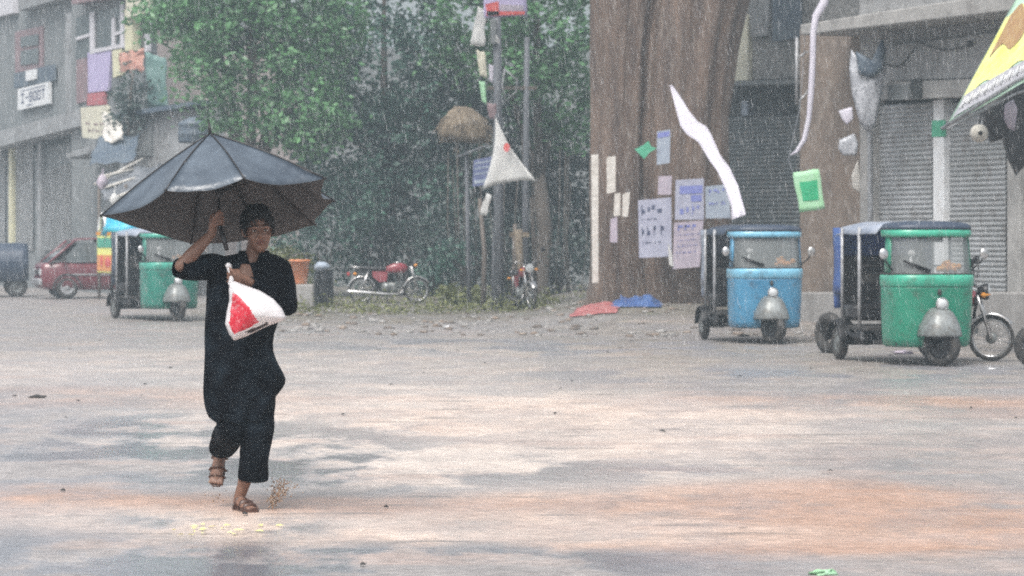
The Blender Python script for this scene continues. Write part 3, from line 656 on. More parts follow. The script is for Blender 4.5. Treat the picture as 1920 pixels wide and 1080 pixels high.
# white plastic strip hanging in a curve
K = [(1552, -40), (1545, 5), (1530, 30), (1525, 60), (1524, 110), (1521, 170), (1517, 220), (1508, 262), (1494, 284), (1482, 291)]
P = [W(x, y, 47) for x, y in K]; mb = MB(); mb.tube([P[0], PR.p(1560, -60, .9)], .008, 5); mb.tube(P, [(.035, .07), (.05, .07), (.055, .06), (.04, .05), (.05, .05), (.04, .05), (.045, .04), (.04, .04), (.03, .03), (.008, .01)], 8)
tag(mb.build('cloth_streamer', M['lilac_cloth']), 'long white cloth streamer hanging in a curve before the mud wall', 'streamer')
# polythene bundles on the corner
def hanging_sheet(name, outline, d, m, label, th=.09, seed=1, cat='plastic sheet'):
    return pillow(name, [W(x, y, d) for x, y in outline], m, th, seed, label, cat)
def pillow(name, outline, m, th, seed, label=None, cat=None, parent=None, rings=7, rump=.35, centre=None, matfn=None):
    """a bulging body whose front outline is a polygon (in a plane facing -Y), filled with rumpled rings front and back"""
    n = len(outline); O = []
    for i in range(n):                                              # subdivide the outline
        a, b = outline[i], outline[(i+1) % n]; O += [a*(1-k/4)+b*k/4 for k in range(4)]
    n = len(O); c = centre or sum(O, Vector())/n; mb = MB()
    for sgn in (-1, 1):
        rows = []
        for j in range(rings+1):
            q = 1-j/rings; row = []
            for p in O:
                v = c+(p-c)*q; bul = th*math.sqrt(max(0, 1-q*q))
                w = noise.noise(Vector((v.x*6, v.z*6, seed)))*rump*th*(1-q**4)
                row.append(v+Vector((0, sgn*(bul+w), 0)))
            rows.append(row)
        mb.grid(rows, wrap=True)
    if matfn:
        for i, f in enumerate(mb.f): mb.m[i] = matfn(sum((mb.v[k] for k in f), Vector())/len(f))
    mlist = m if isinstance(m, list) else [m]
    o = mb.build(name, mlist, parent)
    bm = bmesh.new(); bm.from_mesh(o.data); bmesh.ops.remove_doubles(bm, verts=bm.verts, dist=1e-4); bmesh.ops.recalc_face_normals(bm, faces=bm.faces); bm.to_mesh(o.data); bm.free()
    if label: tag(o, label, cat)
    return o
hanging_sheet('polythene_bundle', [(1596, 92), (1612, 118), (1632, 122), (1652, 74), (1660, 80), (1662, 130), (1655, 170), (1648, 205), (1640, 240), (1626, 248), (1612, 232), (1598, 180), (1592, 130)], 46.8, M['polythene'], 'grey wet polythene bundle tied at the wall corner', .14, 2)
hanging_sheet('dark_rag', [(1604, 96), (1622, 122), (1640, 118), (1654, 70), (1662, 92), (1656, 130), (1636, 146), (1610, 140)], 46.6, M['tank'], 'dark rag draped over the grey polythene bundle', .08, 4, 'cloth')
hanging_sheet('paper_flag', [(1572, 208), (1598, 200), (1600, 222), (1588, 234), (1580, 226)], 46.9, M['lilac_cloth'], 'small white pennant left of the grey polythene bundle', .02, 5, 'flag')
hanging_sheet('hanging_bag', [(1574, 262), (1602, 250), (1610, 270), (1606, 292), (1580, 292), (1572, 280)], 46.9, M['polythene'], 'pale grey plastic bag hanging below the small white pennant', .06, 6, 'bag')
hanging_sheet('torn_paper', [(1596, 330), (1608, 300), (1613, 330), (1612, 362), (1598, 352)], 47.3, M['paper_white'], 'torn pale paper on the mud wall beside the drain pipe', .02, 7, 'paper')
# green and white paper flag
def green_flag():
    d = 44; t = thing('hanging_flag', 'pale green flag with a dark green square hung before the mud wall', 'flag', W(1518, 398, d))
    A, B, Cc, D = W(1487, 324, d), W(1535, 317, d), W(1547, 391, d), W(1499, 399, d)
    def f(u, v, o=0): return (A*(1-u)+B*u)*(1-v)+(D*(1-u)+Cc*u)*v+wob(u, v, 2, 2)*.02-Vector((0, o, 0))
    mb = MB(); mb.grid([[f(u, v) for u in np.linspace(0, 1, 9)] for v in np.linspace(0, 1, 9)]); mb.build('cloth', M['light_green'], t, world=True, solid=.006, fix=False)
    mb = MB(); mb.grid([[f(u, v, .012) for u in np.linspace(.2, .84, 7)] for v in np.linspace(.26, .74, 7)]); 
    mb.build('emblem', M['green_print'], t, world=True, fix=False)
    mb = MB(); mb.tube([A, W(1478, 300, 44.2), W(1500, 200, 45), PR.p(1510, 60, .95)], .006, 5); mb.build('string', M['pole_grey'], t, world=True)
green_flag()
# banner on slanting frame, top right
def awning_banner():
    t = thing('awning_banner', 'slanted yellow and green printed banner awning at the top right', 'banner', W(1850, 330, 37))
    A, B, Cc, D = W(1908, -6, 38.2), W(2040, -90, 36), W(2030, 90, 34.5), W(1772, 240, 37.2)
    NB = (B-A).cross(D-A).normalized(); NB = -NB if NB.y > 0 else NB
    def f(u, v, o=0): 
        p = (A*(1-u)+B*u)*(1-v)+(D*(1-u)+Cc*u)*v+wob(u, v, 8, 3)*.03; return p+NB*o
    mb = MB(); mb.grid([[f(u, v) for u in np.linspace(0, 1, 14)] for v in np.linspace(0, 1, 14)]); mb.build('canvas', M['banner_green'], t, world=True, solid=.008, fix=False)
    def band(name, m, v0, v1, u0, u1, o, wav=0):
        mb = MB(); mb.grid([[f(u, v0+(v1-v0)*k+wav*math.sin(u*23), o) for u in np.linspace(u0, u1, 26)] for k in np.linspace(0, 1, 5)]); mb.build(name, M[m], t, world=True, fix=False)
    band('yellow_field', 'banner_yellow', .16, .78, .03, .9, .015, .03); band('grey_strip', 'banner_grey', .78, .95, .04, .85, .02)
    band('brown_print', 'print_brown', .18, .52, .12, .42, .024, .05)
    k = MB()
    for i in range(11):
        u = .08+i*.06; k.tube([f(u, .90, .03), f(u+.018, .82, .03), f(u+.03, .91, .03), f(u+.045, .84, .03)], .016, 5)
    k.build('lettering', M['white_paint'], t, world=True)
    mb = MB(); mb.tube([W(1769, 240, 37.2), W(1905, 152, 35.8), W(2035, 92, 34.5)], .028, 8); mb.tube([W(1776, 242, 37.3), W(1900, 178, 38), W(2030, 130, 38)], .018, 8); mb.build('rail', M['pale_metal'], t, world=True)
    mb = MB(); mb.tube([W(1769, 240, 37.2), PR.p(1765, 240, .05)], .02, 6); mb.tube([W(1908, -6, 38.2), W(2040, -90, 36)], .02, 6); mb.build('stay', M['pale_metal'], t, world=True)
awning_banner()
hanging_sheet('black_cloth', [(1838, 196), (1870, 175), (1925, 150), (1930, 300), (1905, 330), (1890, 300), (1880, 262), (1856, 268), (1846, 240)], 38.2, M['seat_black'], 'black cloth hanging under the yellow banner at the right edge', .12, 9, 'cloth')
hanging_sheet('pale_cloth', [(1884, 196), (1900, 186), (1908, 205), (1902, 246), (1890, 240), (1882, 222)], 38.0, M['paper_pink'], 'pale pinkish cloth among the black cloths under the banner', .05, 10, 'cloth')
mb = MB(); c = W(1836, 250, 38); mb.lathe([(0, -.10), (.09, -.09), (.12, 0), (.11, .03), (.05, .05), (.03, .02), (0, .02)][::1], c, 'y', 20); q = MB()
o = mb.build('siren_horn', M['beige']); tag(o, 'round beige horn speaker with dark centre hanging under the banner', 'speaker')
q.lathe([(0, -.13), (.028, -.128), (.03, -.1), (0, -.1)], c-o.location, 'y', 12); q.build('driver_hole', M['dark_in'], o)
q = MB(); q.tube([c-o.location+Vector((0, 0, .1)), c-o.location+Vector((.05, 0, .42))], .012, 6); q.build('bracket', M['dark_metal'], o)

# ================================================================ pole with banners
def pole_group():
    d = 60
    for px, y0, r, lab, lean in ((937, -60, .10, 'grey utility pole hung with banners and the white pennant', 6), (984, 70, .07, 'thinner grey pole standing right of the bannered pole', -4)):
        t = thing('utility_pole', lab, 'pole', on_ground(px, d)); b = on_ground(px, d); top = W(px-lean, y0, d)
        mb = MB(); mb.tube([b-Vector((0, 0, .1)), b*.5+top*.5, top], [r*1.2, r, r*.8], 10); mb.build('shaft', M['pole_grey'], t, world=True)
        mb = MB(); z = W(0, 165, d).z; mb.box((b.x, d-.02, z), (.5, .07, .07)); mb.build('crossarm', M['wood'], t, world=True)
        if px == 937:
            mb = MB(); mb.box((W(925, 60, d).x, d-.1, W(0, 60, d).z), (.12, .14, .5), bev=.01); mb.build('fuse_box', M['house_grey'], t, world=True)
            mb = MB(); mb.tube([W(946, 130, d-.15), W(970, 150, d-.2), W(968, 172, d-.15), W(948, 190, d-.15), W(942, 160, d-.15), W(946, 130, d-.15)], .02, 6); mb.build('wire_coil', M['pale_metal'], t, world=True)
    for px, py, dd, m, lab in ((906, 372, 59.6, 'wood', 'leftmost weathered stake under the white pennant'), (926, 360, 60.4, 'pole_grey', 'grey stake just left of the utility pole'),
                            (962, 420, 59.8, 'wood', 'leaning stake between the two poles'), (1002, 370, 60.6, 'bark_dark', 'dark stake right of the thinner pole')):
        mb = MB(); b = on_ground(px, dd); mb.tube([b, W(px+random.uniform(-4, 4), (py+570)/2, dd), W(px+random.uniform(-8, 8), py, dd)], [.06, .05, .045], 7)
        tag(mb.build('wooden_stake', M[m]), lab, 'stake')
    mb = MB(); mb.tube([W(971, 430, 59.4), W(976, 500, 59.4), W(972, 552, 59.4)], [.09, .07, .06], 8); mb.box(W(974, 440, 59.4), (.4, .1, .1))
    tag(mb.build('hand_pump', M['sack']), 'tan brown pump post standing between the two poles', 'pump')
pole_group()
def pennant():
    d = 57; A, B, Cc = W(929, 220, d), W(1006, 340, d-.3), W(904, 357, d+.1)
    def f(u, v):
        q = Cc*(1-u)+B*u; m_ = A*(1-v)+q*v; bow = math.sin(math.pi*v)*((u-.5)*-.16)
        return m_+Vector((bow, -.10*math.sin(u*5+v*2)*v, -.08*v*v*math.sin(math.pi*u)*-1+wob(u, v, 3).z*.03))
    o = cloth('pennant_flag', 12, 14, f, M['white_cloth'], 'large white triangular pennant hanging from the utility pole', 'flag')
    mb = MB(); c = (A*.55+(B+Cc)*.225)-Vector((0, .16, 0)); c.z = W(0, 277, d).z; c.x = W(950, 0, d).x
    mb.prism([c+Vector((math.cos(a)*.06, 0, math.sin(a)*.09)) for a in np.linspace(0, 2*math.pi, 12)[:-1]], (0, .01, 0)); 
    for i in range(len(mb.v)): mb.v[i] = mb.v[i]-o.location
    mb.build('emblem', M['print_red'], o)
    o2 = quadcloth('printed_banner', [(904, -30, 58.5), (988, -34, 58.5), (988, 30, 58.4), (908, 34, 58.4)], M['lilac'], 'red and lilac printed banner at the top of the utility pole', 'banner', .02, 8, 2)
    for nm, m, pts in (('picture', 'print_red', [(910, 8), (935, 2), (936, 28), (914, 30)]), ('caption', 'paper_pink', [(938, 8), (982, 10), (982, 20), (938, 20)]), ('lower_stripe', 'print_red', [(912, 21), (984, 21), (984, 27), (912, 30)])):
        mb = MB(); mb.prism([W(x, y, 58.28)-o2.location for x, y in pts], (0, .01, 0)); mb.build(nm, M[m], o2)
    quadcloth('cloth_banner', [(896, 12, 59), (912, 20, 59), (908, 88, 59), (881, 86, 59)], M['white_cloth'], 'upper white cloth banner hanging left of the utility pole', 'banner', .04, 8, 12)
    quadcloth('cloth_banner', [(893, 94, 59), (909, 98, 59), (914, 146, 59), (900, 142, 59)], M['cream'], 'cream and pink cloth banner below the upper white banner', 'banner', .03, 8, 13)
    quadcloth('cloth_banner', [(898, 152, 59), (910, 154, 59), (912, 196, 59), (905, 190, 59)], M['light_green'], 'narrow green tinted cloth under the cream banner', 'banner', .03, 8, 14)
    quadcloth('cloth_banner', [(930, 64, 59), (938, 76, 59), (936, 82, 59), (929, 78, 59)], M['white_cloth'], 'tiny white scrap on the right of the utility pole top', 'banner', .01, 6, 15)
    quadcloth('cloth_banner', [(917, 120, 58.9), (926, 124, 58.9), (924, 156, 58.9), (917, 152, 58.9)], M['lilac_cloth'], 'small lilac cloth on the utility pole beside the cream banner', 'banner', .01, 6, 16)
    quadcloth('cloth_banner', [(912, 192, 59), (932, 196, 59), (928, 224, 59), (918, 222, 59)], M['mauve'], 'dark mauve rag knotted just above the white pennant', 'banner', .04, 6, 17)
    quadcloth('cloth_banner', [(912, 362, 58.6), (922, 366, 58.6), (912, 406, 58.6), (898, 402, 58.6)], M['white_cloth'], 'small white rag hanging below the pennant', 'banner', .03, 6, 18)
    board('striped_board', Plane((880, 60.2), (940, 60)), [(888, 300), (930, 292), (930, 344), (886, 350)], 0, .05, M['stone_blue'], 'blue board with pale stripes half behind the white pennant', 'board', bars([(.05, .95, .12, .17), (.05, .95, .32, .37), (.05, .95, .52, .57), (.05, .95, .78, .9)]), M['paper_grey'])
pennant()
mb = MB(); c = W(872, 258, 61)
mb.grid([[c+Vector((math.cos(a)*r*(1+.16*noise.noise(Vector((math.cos(a)*2, math.sin(a)*2, r*3)))), math.sin(a)*r*.8, z+.10*noise.noise(Vector((math.cos(a)*3, math.sin(a)*3, r*5)))-.10*math.cos(a)*r)) for a in np.linspace(0, 6.283, 41)[:-1]] for r, z in ((.02, .62), (.2, .58), (.38, .46), (.5, .28), (.57, .06), (.55, -.1), (.42, -.02), (.2, .1), (.02, .14))], wrap=True)
for k in range(340):
    a = random.uniform(0, 6.283); r = random.uniform(.1, .55); z = .6-(r/.57)**2.2*.5; p = c+Vector((math.cos(a)*r, math.sin(a)*r*.8, z-.1*math.cos(a)*r)); l = random.uniform(.12, .3); mb.tube([p+Vector((0, 0, .03)), p+Vector((math.cos(a)*l*.6+random.gauss(0, .05), math.sin(a)*l*.5, -l*.6))], [.011, .003], 4)
for k in range(30):
    a = random.uniform(0, 6.28); p = W(872, 246, 60.6)+Vector((math.cos(a)*.5, random.uniform(-.2, .2), math.sin(a)*.4)); mb.tube([p, p+Vector((math.cos(a)*.12, 0, math.sin(a)*.1-.05))], [.012, .003], 4)
t = thing('straw_bundle', 'rounded tan straw bundle propped on a stick left of the utility pole', 'bundle', on_ground(880, 61)); mb.build('straw', M['sack'], t, world=True)
mb = MB(); mb.tube([W(858, 294, 60.4), W(915, 272, 60.2)], .025, 6); mb.tube([on_ground(880, 61), W(874, 262, 61)], [.05, .04], 7); mb.build('prop', M['pole_grey'], t, world=True)
# streamer in front of the trunk
K = [(1258, 160, 52.6, 2), (1272, 190, 52, 9), (1282, 214, 51, 12), (1292, 232, 50, 17), (1306, 244, 49, 19), (1322, 262, 48, 13), (1340, 292, 47, 12), (1356, 318, 46, 12), (1372, 352, 45, 12), (1382, 384, 44.4, 11), (1385, 407, 44, 14)]
mb = MB(); rows = []
for i, (x, y, d, hw) in enumerate(K):
    c = W(x, y, d); w = hw*d/F; tw = .5*math.sin(i*1.1)
    rows.append([c+Vector((u*w*.95, u*tw*w+.05*math.cos(u*5+i*1.3), u*w*.35+.05*noise.noise(Vector((u*3, i*.9, 1))))) for u in np.linspace(-1, 1, 7)])
mb.grid(rows); tag(mb.build('torn_banner', M['lilac_cloth'], solid=.008, fix=False), 'long twisted white cloth banner blowing down to the blue rickshaw roof', 'banner')

# ================================================================ things on the verge
def heap(name, c, r, m, label, cat, seed=1, jit=.5, nu=22, nv=12):
    mb = MB(); mb.ball(c, r, nu, nv, jit=jit, seed=seed); return tag(mb.build(name, m), label, cat)
b = on_ground(865, 62)
o = leaves('grass_clump', [(b+Vector((0, 0, .12)), (.42, .3, .2), 40), (b+Vector((-.15, .1, .22)), (.3, .2, .15), 16)], M['leaf_yellow'], None, (.06, .15), .16, 30); tag(o, 'yellow green grass clump on the verge right of the red motorcycle', 'plant')
b = on_ground(525, 63)
o = leaves('cut_fodder', [(b+Vector((0, .3, .9)), (.35, .3, .35), 22), (b+Vector((.3, .3, .5)), (.5, .3, .45), 24)], M['leaf_yellow'], None, (.07, .16), .22, 26); tag(o, 'yellowish leafy heap just right of the boy by the orange bucket', 'plant')
o = leaves('verge_grass', [(on_ground(px, d)+Vector((0, 0, .03)), (.8, .6, .06), 10) for px, d in [(random.uniform(540, 1060), random.uniform(57, 64)) for _ in range(64)]], M['leaf_yellow'], None, (.04, .10), .3, 10, kind='stuff')
t = thing('cut_branches', 'slanting heap of cut green branches right of the motorcycle', 'branches', on_ground(820, 64.5))
leaves('foliage', [(W(825, 505, 64.5), (.35, .25, .35), 26), (W(845, 480, 64.5), (.3, .2, .25), 18), (W(800, 525, 64.5), (.3, .2, .25), 18)], M['leaf_teal'], t, (.08, .18), .25, 26)
mb = MB()
for k in range(4): mb.tube([W(795+k*8, 548, 64.4), W(852+k*5, 466+k*6, 64.4)], [.03, .012], 6)
mb.build('stick', M['bark_dark'], t, world=True)
mb = MB(); b = W(562, 532, 60.5); sc = 60.5/F
mb.lathe([(0, 0), (12*sc, 0), (13*sc, .01), (19*sc, 42*sc), (21*sc, 42*sc), (21*sc, 45*sc), (18*sc, 45*sc), (12*sc, 4*sc), (0, 4*sc)], b, n=20); o = mb.build('bucket', M['orange_plastic']); tag(o, 'orange plastic bucket beside the boy on a low block', 'bucket')
q = MB(); q.tube([Vector((math.cos(a)*.21, 0, .47+math.sin(a)*.16)) for a in np.linspace(0, math.pi, 9)], .01, 5); q.build('handle', M['dark_metal'], o)
mb = MB(); b = on_ground(562, 60.5); mb.box((b.x, b.y, (b.z+W(0, 533, 60.5).z)/2), (.6, .5, W(0, 533, 60.5).z-b.z), bev=.03); tag(mb.build('stone_block', M['concrete']), 'low concrete block carrying the orange bucket', 'block')
mb = MB(); b = on_ground(607, 61); mb.lathe([(0, 0), (.2, 0), (.205, .02), (.2, .25), (.21, .27), (.2, .3), (.2, .52), (.21, .54), (.2, .57), (.205, .72), (.18, .74), (.18, .70), (0, .70)], b, n=20)
tag(mb.build('oil_drum', M['dark_metal']), 'dark grey metal drum between the orange bucket and the motorcycle', 'drum')
mb = MB(); mb.ball(on_ground(603, 60.8)+Vector((.0, 0, .83)), (.17, .15, .1), 12, 8, jit=.5); tag(mb.build('crumpled_bag', M['paper_grey']), 'crumpled pale bag lying on the dark metal drum', 'bag')
def ground_sheet(name, pts, m, label, hgt, seed, n=34):
    A, B, Cc, D = [on_ground(x, d) for x, d in pts]; mb = MB()
    def f(u, v):
        p = (A*(1-u)+B*u)*(1-v)+(D*(1-u)+Cc*u)*v; e = min(1, 5*min(u, 1-u))*min(1, 5*min(v, 1-v))
        return Vector((p.x+.12*noise.noise(Vector((u*5, v*5, seed))), p.y+.12*noise.noise(Vector((u*5, v*5, seed+5))), ground_h(p.x, p.y)+.02+e*hgt*(.5+.6*noise.noise(Vector((u*3.3, v*3.3, seed)))+.22*noise.noise(Vector((u*9, v*7, seed))))))
    mb.grid([[f(u, v) for u in np.linspace(0, 1, n)] for v in np.linspace(0, 1, n)])
    return tag(mb.build(name, m, solid=.01, fix=False), label, 'sheet')
ground_sheet('plastic_sheet', [(1088, 53.5), (1160, 53.5), (1156, 50), (1068, 50)], M['red_sheet'], 'crumpled red and pink plastic sheet on the ground left of the blue sheet', .08, 2)
ground_sheet('plastic_sheet', [(1140, 53.4), (1242, 52.6), (1240, 51), (1146, 51.4)], M['blue_sheet'], 'crumpled blue plastic sheet at the foot of the great trunk', .22, 5)
mb = MB()
for k in range(420):
    px, d = random.uniform(480, 1560), random.uniform(44, 64); p = on_ground(px, d); s = random.uniform(.02, .07)
    mb.ball(p+Vector((0, 0, s*.2)), (s*1.3, s, s*.5), 6, 4, mi=random.choice((0, 0, 1, 2)), jit=.8, seed=k)
o = mb.build('verge_rubble', [M['concrete'], M['wood'], M['mudwall']]); o['kind'] = 'stuff'
# old tyres behind the green rickshaw
def tyre_ring(mb, c, R0, r, axis='y', n=28, k=10, rot=None):
    rows = []
    for i in range(n):
        a = 2*math.pi*i/n; row = []
        for j in range(k):
            b = 2*math.pi*j/k; rr = R0+r*math.cos(b); h = r*1.05*math.sin(b)
            q = {'y': Vector((rr*math.cos(a), h, rr*math.sin(a))), 'x': Vector((h, rr*math.cos(a), rr*math.sin(a)))}[axis]
            if rot is not None: q = rot @ q
            row.append(Vector(c)+q)
        rows.append(row)
    rows.append(rows[0]); mb.grid(rows, wrap=True)
mb = MB(); b = on_ground(1555, 37.5); tyre_ring(mb, b+Vector((0, 0, .25)), .2, .075, 'x', rot=Matrix.Rotation(.5, 3, 'Z')); tag(mb.build('rubber_ring', M['rubber']), 'loose black tyre standing behind the rear wheel of the green rickshaw', 'tyre')
# litter
mb = MB()
for k in range(46):
    d = random.uniform(12.5, 46); px = random.uniform(0, 1920); p = G(px, HY+F*H/d); p.z = ground_h(p.x, p.y)+.004; s = random.uniform(.01, .035)
    a = random.uniform(0, 6.28); pts = [p+Vector((math.cos(a+t_)*s*random.uniform(.5, 1.3), math.sin(a+t_)*s*random.uniform(.5, 1.3), random.uniform(0, .012))) for t_ in np.linspace(0, 6.28, 7)[:-1]]
    mb.add(pts+[p+Vector((0, 0, .018))], [[i, (i+1) % 6, 6] for i in range(6)], 0)
struct(mb.build('road_litter', M['dark_in']), 'stuff')
mb = MB()
for k in range(20):
    px, py = random.gauss(380, 30), random.gauss(997, 5)
    if k > 14: px, py = random.gauss(480, 50), random.gauss(994, 5)
    p = G(px, py)+Vector((0, 0, .004)); s = random.uniform(.012, .03); a = random.uniform(0, 6.28)
    mb.add([p+Vector((math.cos(a)*s, math.sin(a)*s, .004)), p+Vector((-math.sin(a)*s*.5, math.cos(a)*s*.5, .01)), p-Vector((math.cos(a)*s, math.sin(a)*s, -.004)), p+Vector((math.sin(a)*s*.5, -math.cos(a)*s*.5, .006))], [[0, 1, 2, 3]])
o = mb.build('fallen_petals', M['banner_yellow']); o['kind'] = 'stuff'
def scrap(px, py, s, m, label, seed):
    mb = MB(); p = G(px, py); p.z = ground_h(p.x, p.y)+s*.12; mb.ball(p, (s, s*.7, s*.22), 12, 7, jit=.9, seed=seed); tag(mb.build('scrap', M[m]), label, 'scrap')
scrap(1545, 1077, .06, 'light_green', 'crumpled pale green scrap at the bottom edge of the picture', 1)
scrap(838, 613, .06, 'white_paint', 'small white scrap on the road below the grass clump', 2)
scrap(1692, 664, .13, 'paper_pink', 'pale crumpled wrapper under the green rickshaw cabin', 3)
scrap(1395, 631, .09, 'dark_in', 'dark clod under the blue rickshaw', 4)
scrap(70, 746, .07, 'dark_in', 'dark flattened scrap lying alone on the left of the road', 5)
scrap(1860, 692, .04, 'white_paint', 'tiny white scrap on the road below the right motorcycle', 6)

# ================================================================ vehicles
def shade(m, name, k):
    c = m.copy(); c.name = name; return c
PAINT = {}
def paint(name, c1, c2):
    PAINT[name] = mat('paint_'+name, c1, c2, 2.5, .34, bump=.25, bscale=7, c3=(c1[0]*.55+.03, c1[1]*.55+.025, c1[2]*.55+.02), coat=.3); return PAINT[name]
paint('green', (.009, .185, .112), (.016, .235, .145)); paint('sky', (.045, .2, .35), (.07, .26, .42)); paint('deep', (.012, .165, .125), (.018, .21, .155))
paint('green_lt', (.035, .33, .215), (.05, .38, .25)); paint('sky_lt', (.15, .4, .56), (.19, .45, .6)); paint('deep_lt', (.04, .31, .23), (.06, .35, .27))
def wheel(par, c, r, w, steer=0, rimmat='alu', axis='x', name='wheel'):
    """tyre with rim inside; axis = turning axis before steering"""
    rot = Matrix.Rotation(steer, 3, 'Z')
    mb = MB(); tr = r*.24; tyre_ring(mb, (0, 0, 0), r-tr, tr, axis, 30, 10, rot)
    o = mb.build(name, M['rubber'], par); o.location += Vector(c)
    mb = MB(); prof = [(0, w*.30), (r*.14, w*.36), (r*.2, w*.22), (r*.5, w*.18), (r*.56, w*.3), (r*.62, w*.34), (r*.62, -w*.34), (r*.5, -w*.18), (r*.2, -w*.22), (r*.14, -w*.36), (0, -w*.3)]
    mb.lathe(prof, (0, 0, 0), axis, 22, rot=rot); mb.build('rim', M[rimmat], o)
    return o
def rickshaw(label, pos, rz, col, roof, side, steer, luggage=False, roof_top='tarp_navy', cloth_side=True):
    t = thing('auto_rickshaw', label, 'rickshaw', pos, rz, 'auto rickshaws parked round the square')
    P, PL_ = PAINT[col], PAINT[col+'_lt']
    def plan(hw, yf, k, yb=-.50, yc=-.62, n=3.1):
        """k from 0 (right rear) round the nose to 1 (left rear)"""
        if k < .14: return hw, yb+(yc-yb)*k/.14
        if k > .86: return -hw, yc+(yb-yc)*(k-.86)/.14
        a = math.pi*(k-.14)/.72; ca, sa = math.cos(a), math.sin(a)
        return hw*math.copysign(abs(ca)**(2/n), ca), yc-(yc-yf)*abs(sa)**(2/n)
    def loft(rows, ks, solid=.016): 
        mb = MB(); mb.grid([[Vector((*plan(hw, yf, k), z)) for k in ks] for z, hw, yf in rows]); return mb
    ks = np.linspace(0, 1, 57)
    loft([(.22, .45, -.96), (.24, .475, -1.0), (.32, .485, -1.02), (.62, .495, -1.06), (.88, .50, -1.08), (.915, .50, -1.085)], ks).build('front_body', P, t, solid=.018)
    loft([(.915, .503, -1.088), (.925, .513, -1.100), (1.0, .514, -1.10), (1.035, .511, -1.095), (1.045, .503, -1.083)], ks).build('waist_band', PL_, t, solid=.014)
    loft([(1.045, .498, -1.07), (1.068, .498, -1.07)], ks).build('screen_gasket', M['rubber'], t, solid=.03)
    kg = np.linspace(.19, .81, 33)
    loft([(1.068, .490, -1.06), (1.28, .480, -1.01), (1.49, .468, -.95)], kg).build('windscreen', M['glass'], t, fix=False)
    for a, b in ((.125, .19), (.81, .875)):
        loft([(1.068, .493, -1.065), (1.28, .483, -1.013), (1.50, .471, -.955)], np.linspace(a, b, 5)).build('pillar', P, t, solid=.03)
    loft([(1.485, .47, -.955), (1.495, .495, -.995), (1.515, .503, -1.005), (1.565, .50, -.995), (1.58, .485, -.96)], ks).build('visor', PL_, t, solid=.016)
    mb = MB(); rows = [[Vector((*plan(.505*q, -.62+(-1.0+.62)*q, k), z)) for k in ks] for z, q in ((1.572, 1.0), (1.60, 1.0), (1.635, .93), (1.655, .7), (1.665, .35), (1.668, .02))]
    mb.grid(rows); mb.build('cabin_top', M[roof], t, solid=.012)
    # passenger hood
    mb = MB(); rows = []
    for y, dz in ((-.5, .0), (-.1, .01), (.3, .0), (.7, .012), (1.0, -.01), (1.14, -.07)):
        rows.append([Vector((x*.57, y+.01*math.sin(x*7), 1.655+dz-.07*abs(x)**2.6-(.07 if abs(x) > .98 else 0)+.012*noise.noise(Vector((x*3, y*3, rz*9))))) for x in np.linspace(-1, 1, 17)])
    mb.grid(rows); mb.build('hood', M[roof_top], t, solid=.014)
    mb = MB(); rows = [[Vector((x*.56, 1.12+.03*noise.noise(Vector((x*4, z*4, 3))), z)) for x in np.linspace(-1, 1, 13)] for z in np.linspace(1.6, .62, 10)]
    mb.grid(rows); mb.build('rear_curtain', M[side], t, solid=.01)
    if cloth_side:
        for sx in (-1, 1):
            mb = MB(); mb.grid([[Vector((sx*(.565+.012*noise.noise(Vector((y*5, z*4, 1)))), y, z)) for y in np.linspace(.76, 1.12, 7)] for z in np.linspace(1.6, .86+.05*sx, 9)]); mb.build('side_curtain', M[side], t, solid=.008)
    for sx in (-1, 1):
        mb = MB(); mb.tube([(sx*.57, .10, .40), (sx*.57, .10, .95), (sx*.565, .12, 1.6)], .022, 8); mb.build('pole', M['pale_metal'], t)
        mb = MB(); mb.tube([(sx*.575, .74, .44), (sx*.575, .75, 1.6)], .02, 8); mb.build('pole', M['pale_metal'], t)
        mb = MB(); mb.tube([(sx*.56, -.06, .27), (sx*.57, .5, .33), (sx*.57, 1.1, .36)], .028, 8); mb.build('side_rail', M['dark_metal'], t)
    mb = MB(); mb.box((0, .53, .40), (1.08, 1.14, .05), bev=.01); mb.box((0, -.45, .25), (.9, .85, .035)); mb.build('floor', M['dark_in'], t)
    mb = MB(); mb.box((0, .72, .58), (1.02, .46, .2), bev=.05); mb.build('seat', M['seat_black'], t)
    mb = MB(); mb.box((0, .99, .96), (1.04, .1, .6), bev=.04); mb.build('backrest', M['seat_black'], t)
    mb = MB(); mb.box((0, -.05, .58), (.66, .3, .16), bev=.04); mb.box((0, .1, .80), (.66, .07, .34), bev=.03); mb.box((0, -.02, .4), (.6, .26, .26)); mb.build('driver_seat', M['seat_black'], t)
    mb = MB(); mb.box((0, .22, 1.0), (1.06, .03, .1)); mb.tube([(-.55, .2, 1.14), (.55, .2, 1.14)], .015, 6); mb.build('partition', M['dark_in'], t)
    mb = MB(); mb.tube([(-.3, -.55, .97), (-.12, -.66, .99), (.12, -.66, .99), (.3, -.55, .97)], .018, 7); mb.tube([(0, -.66, .98), (0, -.9, .35)], .03, 8); mb.build('handlebar', M['dark_metal'], t)
    mb = MB(); mb.box((0, -.84, .98), (.8, .2, .05), bev=.015); mb.build('dashboard', M['dark_in'], t)
    mb = MB(); mb.box((.1, .75, .30), (.46, .42, .2), bev=.04); mb.tube([(-.55, .85, .21), (.55, .85, .21)], .03, 8); mb.tube([(-.3, -.1, .26), (-.34, .6, .24), (-.3, 1.15, .26)], .035, 8)
    for sx in (-.4, .4): mb.tube([(sx, .2, .33), (sx*1.1, .85, .24)], .035, 8)
    mb.tube([(-.47, .1, .30), (-.47, .34, .30)], .10, 12); mb.build('engine', M['dark_metal'], t)
